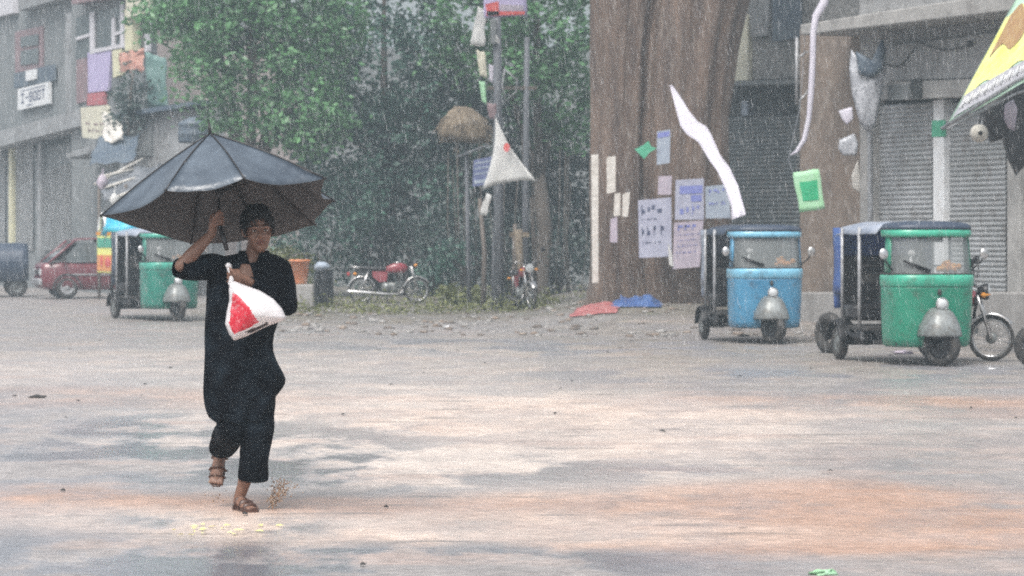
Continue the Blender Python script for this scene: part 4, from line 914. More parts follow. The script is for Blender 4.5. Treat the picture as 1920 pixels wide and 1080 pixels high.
    for sx in (-1, 1):
        mb = MB(); rows = []
        for a in np.linspace(.12, math.pi-.12, 13):
            rows.append([Vector((sx*.56+w_, .85+math.cos(a)*.29, .21+math.sin(a)*.29-(.02 if abs(w_) > .08 else 0))) for w_ in (-.1, -.085, 0, .085, .1)])
        mb.grid(rows); mb.build('rear_mudguard', M['dark_metal'], t, solid=.012)
        wheel(t, (sx*.57, .85, .212), .212, .12)
        mb = MB(); mb.tube([(sx*.48, -.84, 1.10), (sx*.58, -.90, 1.2), (sx*.60, -.9, 1.26)], .011, 6); mb.build('mirror_arm', M['dark_metal'], t)
        mb = MB(); mb.ball((sx*.61, -.91, 1.29), (.055, .02, .065), 14, 8); mb.build('mirror', M['chrome'], t)
    # nose
    mb = MB(); rows = []
    for z, hw, yf, yb in ((.345, .262, -1.36, -.97), (.37, .26, -1.365, -.98), (.47, .232, -1.34, -1.0), (.56, .19, -1.30, -1.02), (.62, .15, -1.25, -1.03), (.66, .105, -1.18, -1.04), (.675, .04, -1.12, -1.05)):
        rows.append([Vector((hw*.93*math.copysign(abs(math.cos(a))**.6, math.cos(a)), yb+(yf-yb)*abs(math.sin(a))**.72, z)) for a in np.linspace(0, math.pi, 25)])
    mb.grid(rows); mb.build('front_mudguard', M['alu'], t, solid=.012)
    mb = MB(); mb.lathe([(.0, -.02), (.05, -.02), (.074, -.06), (.078, -.10), (.069, -.115), (.066, -.10)], (0, -1.09, .715), 'y', 22); o = mb.build('headlight', M['chrome'], t)
    mb = MB(); mb.lathe([(.067, -.1), (.05, -.122), (.025, -.13), (0, -.132)], (0, -1.09, .715), 'y', 20); mb.build('lens', M['lens'], o)
    mb = MB(); mb.ball((0, -1.09, .85), (.025, .03, .04), 10, 7); mb.build('horn', M['dark_in'], t)
    fw = wheel(t, (0, -1.17, .24), .24, .16, steer, 'dark_metal')
    mb = MB(); mb.tube([(0, -1.0, .5), (.11, -1.1, .3), (.11, -1.17, .222)], .022, 7); mb.tube([(0, -1.0, .5), (-.11, -1.1, .3), (-.11, -1.17, .222)], .022, 7); mb.build('fork', M['dark_metal'], t)
    mb = MB(); mb.tube([(-.12, -1.082, 1.075), (-.3, -1.04, 1.15), (-.38, -1.005, 1.2)], .009, 5); mb.tube([(-.1, -1.075, 1.10), (-.40, -.99, 1.21)], .012, 4); mb.build('wiper', M['dark_metal'], t)
    mb = MB()
    for i in range(16): mb.ball((.20+random.gauss(0, .055), -.88+random.gauss(0, .03), 1.10+abs(random.gauss(0, .04))), random.uniform(.025, .05), 8, 6)
    mb.build('garland', M['orange_orn'], t)
    mb = MB(); mb.ball((-.27, -.9, 1.30), (.05, .015, .035), 10, 6); mb.ball((-.29, -.93, 1.20), (.02, .01, .06), 8, 6); mb.build('dash_sticker', M['white_paint'], t)
    mb = MB(); mb.box((0, -.93, 1.45), (.2, .03, .05), bev=.01); mb.build('inner_mirror', M['dark_in'], t)
    if luggage:
        mb = MB(); mb.box((0, 1.75, 1.2), (1.0, 1.14, .74), bev=.02); o = mb.build('luggage_box', M['banner_yellow'], t)
        mb = MB(); mb.box((-.505, 1.78, 1.02), (.012, .98, .3)); mb.build('painted_panel', M['print_orange'], o)
        mb = MB(); mb.ball((-.51, 1.55, 1.03), (.012, .2, .1), 12, 7); mb.ball((-.515, 1.95, 1.05), (.012, .07, .11), 12, 7); mb.build('flower_print', M['print_red'], o)
        mb = MB(); mb.box((-.505, 1.75, 1.4), (.012, 1.0, .18)); mb.build('green_panel', PAINT['green_lt'], o)
        mb = MB(); mb.box((-.503, 1.75, 1.57), (.02, 1.16, .05)); mb.build('cornice', M['orange_orn'], o)
        mb = MB(); mb.tube([(-.45, 1.5, .42), (-.45, 1.5, .85)], .03, 7); mb.tube([(.45, 1.5, .42), (.45, 1.5, .85)], .03, 7); mb.box((0, 1.3, .43), (.95, .6, .04)); mb.build('luggage_rack', M['dark_metal'], t)
    return t
# green rickshaw, right: front wheel at (1765,686)
def place(px, py, rz, fwd):
    """origin of a vehicle whose front wheel (fwd metres ahead) stands at the pixel"""
    g = G(px, py); return Vector((g.x-math.sin(rz)*fwd, g.y+math.cos(rz)*fwd, 0))
rz = R(11.5)
rickshaw('green rickshaw with blue rear curtains beside the red motorcycle at the right', place(1766, 687, rz, 1.17), rz, 'green', 'tarp_navy', 'tarp_blue', R(38), roof_top='tarp_grey')
rz = R(7.5)
rickshaw('sky blue rickshaw parked in front of the great brown trunk', place(1449, 645, rz, 1.17), rz, 'sky', 'tarp_navy', 'tarp_grey', R(26), roof_top='tarp_navy')
rz = R(24)
tL = rickshaw('green rickshaw with painted luggage box parked beside the dark red minivan', place(334, 602, rz, 1.17), rz, 'deep', 'tarp_grey', 'tarp_navy', R(10), True, roof_top='tarp_grey')
# blue tarpaulin load and white hoop on the luggage box
def on_rick(x, y, z): return tL.matrix_basis @ Vector((x, y, z))
bpy.context.view_layer.update()
mb = MB(); mb.ball(on_rick(-.1, 1.7, 1.66), (.42, .5, .27), 18, 10, jit=.4, seed=6); o = mb.build('tarpaulin_load', M['cyan']); tag(o, 'bright blue tarpaulin bundle on the painted luggage box at left', 'bundle')
mb = MB(); mb.tube([on_rick(-.45, 2.1+.24*math.cos(a), 1.58+.36*math.sin(a)) for a in np.linspace(0, math.pi, 12)], .035, 7); tag(mb.build('white_hoop', M['white_paint']), 'white hoop standing at the left end of the blue tarpaulin bundle', 'hoop')
t = thing('cart_wheel', 'black cart wheel with pale grey rim cut by the right edge of the picture', 'wheel', G(1944, 692))
mb = MB(); tyre_ring(mb, (0, 0, .26), .2, .06, 'y', 30, 10); mb.build('tyre', M['rubber'], t)
mb = MB(); mb.lathe([(0, -.05), (.05, -.05), (.07, -.02), (.15, -.02), (.165, -.04), (.165, .04), (.05, .05), (0, .05)], (0, 0, .26), 'y', 24); mb.build('rim', M['paper_grey'], t)

def motorcycle(label, pos, rz, steer=0, lean=0, name='motorcycle'):
    """heads along local +X; exhaust on -Y"""
    t = thing(name, label, 'motorcycle', pos, rz, 'motorcycles parked round the square'); t.rotation_euler = (lean, 0, rz)
    wr = .275; fx, rx = .60, -.58
    piv = Vector((.50, 0, .75)); S = Matrix.Rotation(steer, 3, 'Z')
    def st(p): return S @ (Vector(p)-piv)+piv
    def spoked(c, rot):
        mb = MB(); tyre_ring(mb, (0, 0, 0), wr-.026, .027, 'y', 34, 8, rot); o = mb.build('wheel', M['rubber'], t); o.location += Vector(c)
        mb = MB(); tyre_ring(mb, (0, 0, 0), wr-.052, .017, 'y', 34, 7, rot); mb.build('rim', M['chrome'], o)
        mb = MB()
        for k in range(18):
            a = 2*math.pi*k/18; mb.tube([rot @ Vector((.05*math.cos(a+.5), .03*(-1)**k, .05*math.sin(a+.5))), rot @ Vector(((wr-.06)*math.cos(a), 0, (wr-.06)*math.sin(a)))], .0035, 4)
        mb.build('spokes', M['chrome'], o)
        mb = MB(); mb.lathe([(0, -.06), (.035, -.06), (.065, -.045), (.065, .045), (.035, .06), (0, .06)], (0, 0, 0), 'y', 18, rot=rot); mb.build('hub', M['alu'], o)
    I3 = Matrix.Identity(3)
    spoked(st((fx, 0, wr)), S); spoked((rx, 0, wr), I3)
    def fender(c, a0, a1, rot, name='mudguard', rr=wr+.035):
        mb = MB(); rows = []
        for a in np.linspace(a0, a1, 16):
            rows.append([Vector(c)+rot @ Vector((math.cos(a)*(rr-q), w_, math.sin(a)*(rr-q))) for w_, q in ((-.06, .03), (-.05, .006), (0, 0), (.05, .006), (.06, .03))])
        mb.grid(rows); mb.build(name, M['chrome'], t, solid=.006)
    fender(st((fx, 0, wr)), R(30), R(172), S); fender((rx, 0, wr), R(15), R(172), I3)
    for sy in (-1, 1):
        mb = MB(); mb.tube([st((.47, sy*.075, .80)), st((.52, sy*.075, .60)), st((fx, sy*.075, wr))], [.017, .02, .022], 8); mb.build('fork_leg', M['chrome'], t)
        mb = MB(); mb.tube([(-.44, sy*.10, .66), (rx, sy*.10, wr)], [.03, .026], 8); mb.build('shock_absorber', M['chrome'], t)
        mb = MB(); mb.tube([st((.45, sy*.30, .98)), st((.47, sy*.31, 1.10)), st((.45, sy*.34, 1.16))], .008, 5); mb.ball(st((.44, sy*.36, 1.2)), (.02, .05, .055), 10, 7); mb.build('mirror', M['dark_metal'], t)
        for x, z in ((.55, .80), (-.72, .62)):
            p = st((x, sy*.16, z)) if x > 0 else Vector((x, sy*.14, z)); mb = MB(); mb.ball(p, (.04, .032, .032), 10, 7); mb.tube([p, p-Vector((0, sy*.1, 0))], .01, 5); mb.build('indicator', M['orange_orn'], t)
    mb = MB(); mb.tube([st((.36, -.36, .93)), st((.42, -.20, .97)), st((.46, -.06, .90)), st((.46, .06, .90)), st((.42, .20, .97)), st((.36, .36, .93))], .013, 7); o = mb.build('handlebar', M['chrome'], t)
    for sy in (-1, 1):
        mb = MB(); mb.tube([st((.41, sy*.25, .96)), st((.355, sy*.37, .93))], .02, 8); mb.build('grip', M['rubber'], o)
    mb = MB(); mb.lathe([(0, -.1), (.06, -.09), (.095, -.02), (.1, .03), (.09, .045)], st((.56, 0, .83)), 'x', 20, rot=S); o = mb.build('headlight', M['dark_metal'], t)
    mb = MB(); mb.lathe([(.09, .045), (.05, .06), (0, .065)], st((.56, 0, .83)), 'x', 18, rot=S); mb.build('lens', M['lens'], o)
    mb = MB(); rows = []
    for x, hw, z0, z1 in ((.40, .03, .70, .78), (.36, .08, .66, .83), (.25, .115, .635, .86), (.10, .12, .63, .845), (-.02, .10, .635, .80), (-.10, .06, .65, .755), (-.12, .02, .67, .73)):
        rows.append([Vector((x, hw*math.copysign(abs(math.cos(a))**.7, math.cos(a)), (z0+z1)/2+(z1-z0)/2*math.copysign(abs(math.sin(a))**.7, math.sin(a)))) for a in np.linspace(0, 2*math.pi, 18)[:-1]])
    mb.grid(rows, wrap=True); o = mb.build('fuel_tank', M['red_paint'], t)
    mb = MB(); mb.lathe([(0, .03), (.03, .03), (.035, 0)], (.18, 0, .855), 'z', 14); mb.build('filler_cap', M['chrome'], o)
    mb = MB(); rows = []
    for x, hw, z0, z1 in ((-.04, .08, .70, .765), (-.12, .11, .69, .775), (-.3, .125, .685, .77), (-.5, .12, .695, .785), (-.66, .10, .71, .795), (-.70, .06, .73, .78)):
        rows.append([Vector((x, hw*math.copysign(abs(math.cos(a))**.6, math.cos(a)), (z0+z1)/2+(z1-z0)/2*math.copysign(abs(math.sin(a))**.6, math.sin(a)))) for a in np.linspace(0, 2*math.pi, 18)[:-1]])
    mb.grid(rows, wrap=True); mb.build('seat', M['seat_black'], t)
    for sy in (-1, 1):
        mb = MB(); mb.prism([(-.02, sy*.09, .64), (-.10, sy*.1, .68), (-.36, sy*.1, .67), (-.34, sy*.105, .55), (-.2, sy*.11, .44), (-.05, sy*.10, .46)], (0, sy*.02, 0)); mb.build('side_cover', M['red_paint'], t, bevel=.006)
    mb = MB()
    mb.tube([(.45, 0, .82), (.40, 0, .66), (.30, 0, .40), (.1, 0, .27), (-.2, 0, .28)], .022, 7); mb.tube([(.43, 0, .74), (.1, 0, .64), (-.25, 0, .64), (-.72, 0, .68)], .022, 7); mb.tube([(-.2, 0, .28), (-.3, 0, .62)], .02, 7)
    for sy in (-1, 1): mb.tube([(-.18, sy*.09, .28), (rx, sy*.095, wr)], .018, 7)
    mb.build('frame', M['dark_metal'], t)
    mb = MB(); mb.box((.0, 0, .34), (.34, .22, .2), bev=.05); mb.lathe([(0, -.145), (.08, -.14), (.09, -.11), (.09, .11), (.08, .14), (0, .145)], (-.05, 0, .34), 'y', 16); o = mb.build('engine', M['alu'], t)
    mb = MB()
    for k in range(6): mb.box((.19+k*.022, 0, .37+k*.006), (.01, .17, .15), bev=.004)
    mb.build('cylinder_fins', M['alu'], o)
    mb = MB(); mb.tube([(.26, -.06, .34), (.30, -.10, .24), (.2, -.14, .19), (-.05, -.15, .19), (-.3, -.15, .21), (-.84, -.16, .245), (-.9, -.16, .247)], [.018, .018, .02, .022, .034, .04, .03], 10); mb.build('exhaust', M['chrome'], t)
    mb = MB(); mb.tube([(-.5, -.13, .76), (-.74, -.13, .76), (-.82, -.08, .82), (-.82, .08, .82), (-.74, .13, .76), (-.5, .13, .76)], .011, 6); mb.box((-.72, 0, .77), (.2, .2, .012)); mb.build('carrier', M['chrome'], t)
    mb = MB(); mb.box((-.86, 0, .62), (.06, .1, .08), bev=.02); mb.build('tail_light', M['red_lens'], t)
    mb = MB(); mb.tube([(-.05, .12, .3), (-.02, .3, .01)], .012, 6); mb.tube([(.0, -.22, .26), (0, .22, .26)], .012, 6); mb.build('side_stand', M['dark_metal'], t)
    return t
b = on_ground(729, 62.5)
motorcycle('red motorcycle standing side on before the dark shrubs', b, R(4), R(6), R(-3))
g_ = G(1858, 678)
rz = R(-62); stA = R(48)
motorcycle('red motorcycle with white front wheel turned beside the green rickshaw', Vector((g_.x-.60*math.cos(rz)-.02, g_.y-.60*math.sin(rz), 0)), rz, stA, R(4))
b = on_ground(984, 59)
motorcycle('motorcycle seen end on between the two grey poles', b, R(-78), R(8), R(3))

def minivan():
    t = thing('parked_car', 'dark red minivan with steep pale windscreen parked behind the left green rickshaw', 'car', G(197, 559), R(17))
    # heads along local -X; stations: x, half width, sill z, shoulder z
    st = [(-1.68, .60, .38, .78), (-1.66, .68, .30, .84), (-1.58, .73, .24, .88), (-1.1, .76, .22, .90), (-.75, .765, .22, .88), (0, .77, .22, .90), (.9, .765, .22, .91), (1.35, .75, .24, .90), (1.58, .70, .30, .86), (1.66, .6, .40, .8)]
    mb = MB(); rows = []
    for x, hw, z0, z1 in st:
        rows.append([Vector((x, hw*c, z0+(z1-z0)*zf)) for c, zf in ((0, 0), (.86, 0), (.96, .06), (1, .3), (1.0, .62), (.97, .8), (.93, .97), (.85, 1.0), (0, 1.02))])
    mb.grid(rows); rows2 = [[Vector((p.x, -p.y, p.z)) for p in r] for r in rows]; mb.grid(rows2)
    mb.add(rows[0]+rows2[0][::-1], [list(range(18))]); mb.add(rows[-1]+rows2[-1][::-1], [list(range(18))])
    mb.build('body', M['maroon'], t)
    gh = [(-1.52, .70, .88), (-.86, .65, 1.42), (-.70, .645, 1.46), (.5, .645, 1.49), (1.4, .64, 1.47), (1.5, .63, 1.44), (1.62, .68, .9)]
    mb = MB(); rows = []
    for x, hw, z in gh: rows.append([Vector((x, -hw, z)), Vector((x, -hw*.8, z+.02*(z > 1))), Vector((x, 0, z+.03*(z > 1))), Vector((x, hw*.8, z+.02*(z > 1))), Vector((x, hw, z))])
    mb.grid(rows[1:6]); mb.build('roof', M['maroon'], t, solid=.02)
    mb = MB(); mb.grid([[a*(1-k)+c*k for a, c in zip(rows[0], rows[1])] for k in (0.02, .5, .98)]); mb.build('windscreen', M['dark_glass'], t, solid=.01)
    mb = MB(); mb.grid([[a*(1-k)+c*k for a, c in zip(rows[5], rows[6])] for k in (0, .5, 1)]); mb.build('rear_window', M['dark_glass'], t, solid=.01)
    for sy in (-1, 1):
        def q(x, z): return Vector((x, sy*(.745-.095*(z-.9)/.52), z))
        for x0, x1, x2, x3 in ((-1.18, -.2, -.2, -.78), (-.1, 1.25, 1.22, -.1)):
            mb = MB(); mb.prism([q(x0, .93), q(x1, .93), q(x2, 1.38), q(x3, 1.38)], (0, -sy*.01, 0)); mb.build('window', M['dark_glass'], t)
        for a, b2 in (((-1.5, .89), (-.86, 1.43)), ((-.15, .9), (-.15, 1.46)), ((1.32, .9), (1.30, 1.46)), ((1.58, .9), (1.5, 1.44))):
            mb = MB(); mb.tube([q(*a), q(*b2)], .035, 7); mb.build('pillar', M['maroon'], t)
        mb = MB(); mb.box((-.0, sy*.775, .60), (2.2, .02, .04), bev=.006); mb.build('side_moulding', M['pale_metal'], t)
        mb = MB(); mb.box((-1.655, sy*.50, .66), (.10, .24, .16), bev=.03); mb.build('headlight', M['lens'], t)
        mb = MB(); mb.box((-1.15, sy*.83, .98), (.1, .14, .1), bev=.03); mb.build('mirror', M['dark_in'], t)
        for x in (-1.05, 1.02):
            w = wheel(t, (x, sy*.70, .275), .275, .17, 0, 'pale_metal', 'y')
            mb = MB(); rows = [[Vector((x+math.cos(a)*.34, sy*w_, .275+math.sin(a)*.34)) for w_ in (.70, .79)] for a in np.linspace(-.1, math.pi+.1, 15)]; mb.grid(rows); mb.build('wheel_arch', M['dark_in'], t, solid=.03)
    mb = MB(); mb.box((-1.69, 0, .42), (.12, 1.36, .16), bev=.04); mb.build('bumper', M['pale_metal'], t)
    mb = MB(); mb.box((-1.685, 0, .66), (.05, .70, .1), bev=.01); mb.build('radiator_grille', M['dark_in'], t)
minivan()
def cart():
    b = G(-8, 556); t = thing('covered_cart', 'dark blue covered cart at the far left edge', 'cart', b, R(12))
    mb = MB(); rows = [[Vector((x, y, .95+.42*(1-abs(y/.75)**3)-(.5 if abs(y) > .76 else 0)+.05*noise.noise(Vector((x*2, y*3, 1))))) for y in np.linspace(-.78, .78, 15)] for x in np.linspace(-1.3, .8, 14)]
    mb.grid(rows); mb.build('cover', M['tarp_navy'], t, solid=.02)
    mb = MB(); mb.box((-.25, 0, .7), (2.1, 1.44, .5), bev=.03); mb.build('body', M['tarp_navy'], t)
    mb = MB(); mb.box((-.25, 0, .42), (2.0, 1.2, .08)); mb.build('chassis', M['dark_metal'], t)
    for x in (-.9, .5):
        for sy in (-1, 1): wheel(t, (x, sy*.62, .28), .28, .14, 0, 'alu', 'y')
cart()
UMB_OFF = (1, 1)
# ================================================================ boy with umbrella
SC = 349.7
BOY = Vector(((455-CX)/SC, F*H/(957-HY), 0))
def L(px, py, y=0): return Vector(((px-455)/SC, y, (957-py)/SC))
def frame_of(d):
    d = Vector(d).normalized(); a = d.cross(Vector((0, 1, 0))).normalized(); b = d.cross(a); return a, b
def fist(mb, c, axis, side, r_hold=.016, y_front=-1):
    """four bent fingers and a thumb closed round a bar through c; side=-1: the palm lies on the picture-left of the bar"""
    ax = Vector(axis).normalized(); e = Vector((side, 0, 0)); e = (e-ax*e.dot(ax)).normalized(); f = ax.cross(e)
    if f.y > 0: f = -f                                              # f points to the viewer
    # palm
    mb.ball(c+e*.026+f*.004, (.026, .024, .044), 14, 10, rot=None)
    for k, (off, ln, rr) in enumerate(((.032, .95, .0088), (.011, 1.0, .0092), (-.010, .95, .0088), (-.030, .8, .0076))):
        o = c+ax*off; rad = r_hold+.008; P = []
        for a in np.linspace(R(-35), R(215*ln), 9): P.append(o+e*math.cos(a)*rad*1.12+f*math.sin(a)*rad)
        mb.limb(P, [rr*1.1]*3+[rr]*3+[rr*.92, rr*.85, rr*.75], 8)
    T = [c+e*.03+f*.018-ax*.012, c+e*.018+f*.034+ax*.012, c-e*.002+f*.036+ax*.03, c-e*.014+f*.03+ax*.042]
    mb.limb(T, [.013, .011, .0095, .008], 8)
HAND_U = L(414, 413, -.12); SH_DIR = (L(394, 250, .02)-L(428, 462, -.165)).normalized()
HAND_B = L(444, 517, -.25)
def boy():
    t = thing('person', 'person in black tunic and trousers striding with an umbrella and a plastic bag', 'person', BOY)
    mb = MB()
    # trunk
    mb.limb([L(450, 665), L(450, 625), L(455, 570, -.01), L(462, 525, -.01), L(465, 500, 0)], [(.135, .10), (.125, .095), (.13, .095), (.145, .095), (.12, .075)], 18)
    mb.limb([L(402, 500, 0), L(440, 503, .0), L(500, 503, 0), L(524, 506, 0)], [.046, .06, .06, .048], 12)
    mb.limb([L(470, 505, -.0), L(476, 482, -.01), L(482, 455, -.015)], [.062, .05, .05], 14)
    # legs
    mb.limb([L(472, 665, 0), L(480, 735, -.03), L(480, 800, -.06)], [.078, .07, .052], 12)
    mb.limb([L(480, 800, -.06), L(472, 850, -.01), L(455, 912, .035), L(447, 934, .05)], [.05, .05, .034, .031], 12)
    mb.limb([L(428, 665, 0), L(428, 735, -.05), L(436, 795, -.09)], [.078, .07, .052], 12)
    mb.limb([L(436, 795, -.09), L(420, 825, .08), L(404, 850, .24)], [.05, .05, .033], 12)
    # standing foot (toes to the viewer's right) and lifted foot (toes down)
    mb.limb([L(445, 942, .06), L(452, 943, .02), L(464, 948, -.05), L(474, 950.5, -.085)], [.03, (.034, .028), (.036, .02), (.034, .014)], 12)
    for k in range(5): mb.limb([L(466+k*4, 949.5, -.085+.012*k), L(470+k*3.6, 951.5, -.112+.014*k)], [.0095, .0085] if k else [.013, .012], 8)
    mb.limb([L(404, 850, .25), L(403, 868, .225), L(400, 893, .19), L(399, 902, .18)], [.033, (.033, .028), (.036, .02), (.034, .014)], 12)
    for k in range(5): mb.limb([L(389+k*5, 903, .18), L(389+k*5, 911-abs(k-3), .165)], [.0095, .0085] if k < 4 else [.013, .012], 8)
    # raised arm
    E = L(346, 498, -.16); Wr = HAND_U+Vector((-.035, .015, -.07))
    mb.limb([L(398, 492, 0), L(372, 496, -.08), E], [.046, .042, .036], 12); mb.limb([E, E*.6+Wr*.4, Wr], [.036, .038, .024], 12)
    mb.limb([Wr, HAND_U+Vector((-.028, .0, -.015))], [.024, .026], 10); fist(mb, HAND_U, SH_DIR, -1)
    # other arm
    E2 = L(538, 578, .03); W2 = HAND_B+Vector((.07, .03, -.02))
    mb.limb([L(526, 500, 0), L(534, 540, .02), E2], [.048, .043, .037], 12); mb.limb([E2, E2*.6+W2*.4, W2], [.037, .036, .025], 12)
    mb.limb([W2, HAND_B+Vector((.03, 0, 0))], [.025, .026], 10); fist(mb, HAND_B, Vector((.1, 0, 1)), 1, .014)
    # head
    HC = L(484, 434, -.02); HR = Matrix.Rotation(R(14), 3, 'Z') @ Matrix.Rotation(R(-3), 3, 'Y')
    def h(x, y, z): return HC+HR @ Vector((x, y, z))
    mb.ball(h(0, .012, .035), (.072, .092, .092), 24, 16, rot=HR)
    mb.ball(h(0, -.018, -.035), (.060, .070, .080), 20, 14, rot=HR)
    mb.ball(h(0, -.048, -.085), (.034, .034, .030), 16, 10, rot=HR)      # chin
    for sx in (-1, 1):
        mb.ball(h(sx*.040, -.055, -.028), (.022, .022, .022), 12, 8, rot=HR)   # cheeks
        mb.limb([h(sx*.012, -.083, .022), h(sx*.032, -.080, .026), h(sx*.050, -.066, .020)], [.011, .012, .009], 8)   # brow
        mb.limb([h(sx*.074, .002, .018), h(sx*.080, .008, .004), h(sx*.077, .006, -.016), h(sx*.071, -.002, -.024)], [.010, .012, .010, .007], 8)   # ears
        mb.ball(h(sx*.012, -.096, -.026), (.010, .011, .008), 10, 7, rot=HR)
    mb.limb([h(0, -.084, .016), h(0, -.094, -.004), h(0, -.107, -.022)], [.009, .011, .012], 10)
    mb.limb([h(-.02, -.079, -.052), h(0, -.087, -.050), h(.02, -.079, -.052)], [.006, .008, .006], 8)
    mb.limb([h(-.018, -.077, -.063), h(0, -.086, -.063), h(.018, -.077, -.063)], [.006, .009, .006], 8)
    body = mb.build('body', M['skin'], t, fix=False)
    m = body.modifiers.new('r', 'REMESH'); m.mode = 'VOXEL'; m.voxel_size = .005; m.use_smooth_shade = True
    m = body.modifiers.new('s', 'SMOOTH'); m.factor = .5; m.iterations = 2
    bpy.context.view_layer.update(); me = bpy.data.meshes.new_from_object(body.evaluated_get(bpy.context.evaluated_depsgraph_get()))
    body.modifiers.clear(); body.data = me; me.materials.clear(); me.materials.append(M['skin'])
    for sx in (-1, 1):
        mb = MB(); mb.ball(h(sx*.031, -.0765, .004), (.0115, .009, .0055), 14, 8, rot=HR); o = mb.build('eye', M['eye_white'], t)
        mb = MB(); mb.ball(h(sx*.031, -.0835, .004), (.006, .004, .0052), 10, 7, rot=HR); mb.build('iris', M['iris'], o)
        mb = MB(); mb.limb([h(sx*.014, -.094, .026), h(sx*.032, -.093, .032), h(sx*.052, -.076, .026)], [.0022, .003, .002], 6); mb.build('eyebrow', M['hair'], t)
    mb = MB(); mb.limb([h(-.021, -.083, -.0535), h(0, -.0935, -.0515), h(.021, -.083, -.0535)], [.0035, .005, .0035], 7); mb.limb([h(-.018, -.082, -.063), h(0, -.0925, -.064), h(.018, -.082, -.063)], [.0035, .0055, .0035], 7)
    mb.build('lips', M['lip'], t)
    # hair: a cap with a fringe, broken by locks
    mb = MB(); rows = []
    for j in range(13):
        row = []
        for i in range(36):
            ph = 2*math.pi*i/36; fr = max(0, -math.sin(ph))             # 1 at the forehead
            sd = abs(math.cos(ph)); low = math.pi*(.62+.05*sd)-fr**1.3*math.pi*.27
            th = low*j/12; q = Vector((math.sin(th)*math.cos(ph)*.084, math.sin(th)*math.sin(ph)*.104, math.cos(th)*.108))
            q *= 1+.03*noise.noise(q*30); row.append(h(q.x, q.y+.012, q.z+.036))
        rows.append(row)
    mb.grid(rows, wrap=True)
    for k in range(230):
        ph = random.uniform(0, 2*math.pi); fr = max(0, -math.sin(ph)); low = math.pi*.62-fr**1.3*math.pi*.25
        th = random.uniform(.12, 1)*low; P = []
        for s in range(4):
            a = th+s*.13; p2 = ph+s*.05*random.choice((-1, 1, 1)); g = 1.02+.05*math.sin(s*1.1)
            P.append(h(math.sin(a)*math.cos(p2)*.085*g, math.sin(a)*math.sin(p2)*.105*g+.012, math.cos(a)*.109*g+.036))
        mb.tube(P, [.006, .007, .005, .001], 5)
    mb.build('hair', M['hair'], t)
    # tunic
    def ring(py, x0, x1, dy, yo=0, n=64, fold=0, zf=None, ph=0, pinch=1.0):
        out = []; c = (x0+x1)/2; a = (x1-x0)/2/SC
        for k in range(n):
            th = 2*math.pi*k/n; ca, sa = math.cos(th), math.sin(th)
            f = 1+fold*(math.sin(th*7+ph)+.6*math.sin(th*11+ph*2.3+1)+.5*math.sin(th*4-ph))
            x = (c-455)/SC+a*f*math.copysign(abs(ca)**.85, ca); y = yo+dy*f*math.copysign(abs(sa)**.85, sa)
            z = (957-py)/SC+(zf(th) if zf else 0)+.004*noise.noise(Vector((x*14, y*14, py*.05)))
            w = .006*noise.noise(Vector((x*9, py*.035, y*9)))
            out.append(Vector((x+w*ca, y+w*sa, z)))
        return out
    def vneck(th):
        d = math.atan2(math.sin(th-1.5*math.pi), math.cos(th-1.5*math.pi)); return -.088*max(0, 1-abs(d)/.55)
    def shoulder(th): return .012*math.cos(th*2)
    hem = lambda th: .03*max(0, -math.cos(th))**2-.055*max(0, -math.sin(th+.25))**2+.02*math.sin(th*3+.6)+.012*math.sin(th*9)+(.12 if False else .075*max(0, math.cos(th-.15))**2)-.02*math.sin(th)
    R_ = [ring(474, 455, 497, .060, .0, zf=vneck), ring(475.5, 449, 503, .074, .0, zf=lambda a: vneck(a)*.95), ring(478, 436, 514, .086, zf=lambda a: vneck(a)*.7), ring(482, 418, 526, .098, zf=lambda a: vneck(a)*.4), ring(488, 404, 537, .106, zf=lambda a: vneck(a)*.15), ring(500, 393, 543, .112, -.005), ring(525, 389, 545, .118, -.008, fold=.004),
          ring(555, 389, 540, .122, -.01, fold=.008, ph=.4), ring(590, 387, 526, .125, -.01, fold=.011, ph=.7), ring(625, 384, 511, .13, -.01, fold=.022, ph=.9), ring(660, 383, 509, .14, -.01, fold=.035, ph=1.1),
          ring(690, 383, 524, .152, -.01, fold=.045, ph=1.25), ring(712, 383, 538, .162, -.01, fold=.055, ph=1.35), ring(738, 383, 531, .17, -.005, fold=.065, ph=1.5, zf=lambda a: hem(a)*.5), ring(765, 388, 516, .178, 0, fold=.07, ph=1.6, zf=hem), ring(782, 396, 500, .18, .005, fold=.075, ph=1.7, zf=lambda a: hem(a)*1.15)]
    mb = MB(); mb.grid(R_, wrap=True); mb.build('tunic', M['black_cloth'], t, solid=.006, subsurf=1, fix=False)
    # collar flaps
    mb = MB()
    for sx, x0, x1 in ((-1, 452, 476), (1, 501, 480)):
        A, B = L(x0, 479, -.035), L(x1, 508, -.10)
        rows = []
        for k in np.linspace(0, 1, 8):
            p = A*(1-k)+B*k+Vector((0, -.018*math.sin(math.pi*k), 0)); w = .035*(1-k)**.5+.004
            rows.append([p+Vector((0, .0, .012)), p+Vector((sx*w*.5, -.012, .006)), p+Vector((sx*w, -.006, -.012))])
        mb.grid(rows)
    rows = [[L(476+30*math.cos(a), 478, .005+.066*math.sin(a)), L(476+27*math.cos(a), 470, .005+.062*math.sin(a))] for a in np.linspace(-.25, math.pi+.25, 17)]; mb.grid(rows)
    mb.build('collar', M['black_cloth'], t, solid=.006, fix=False)
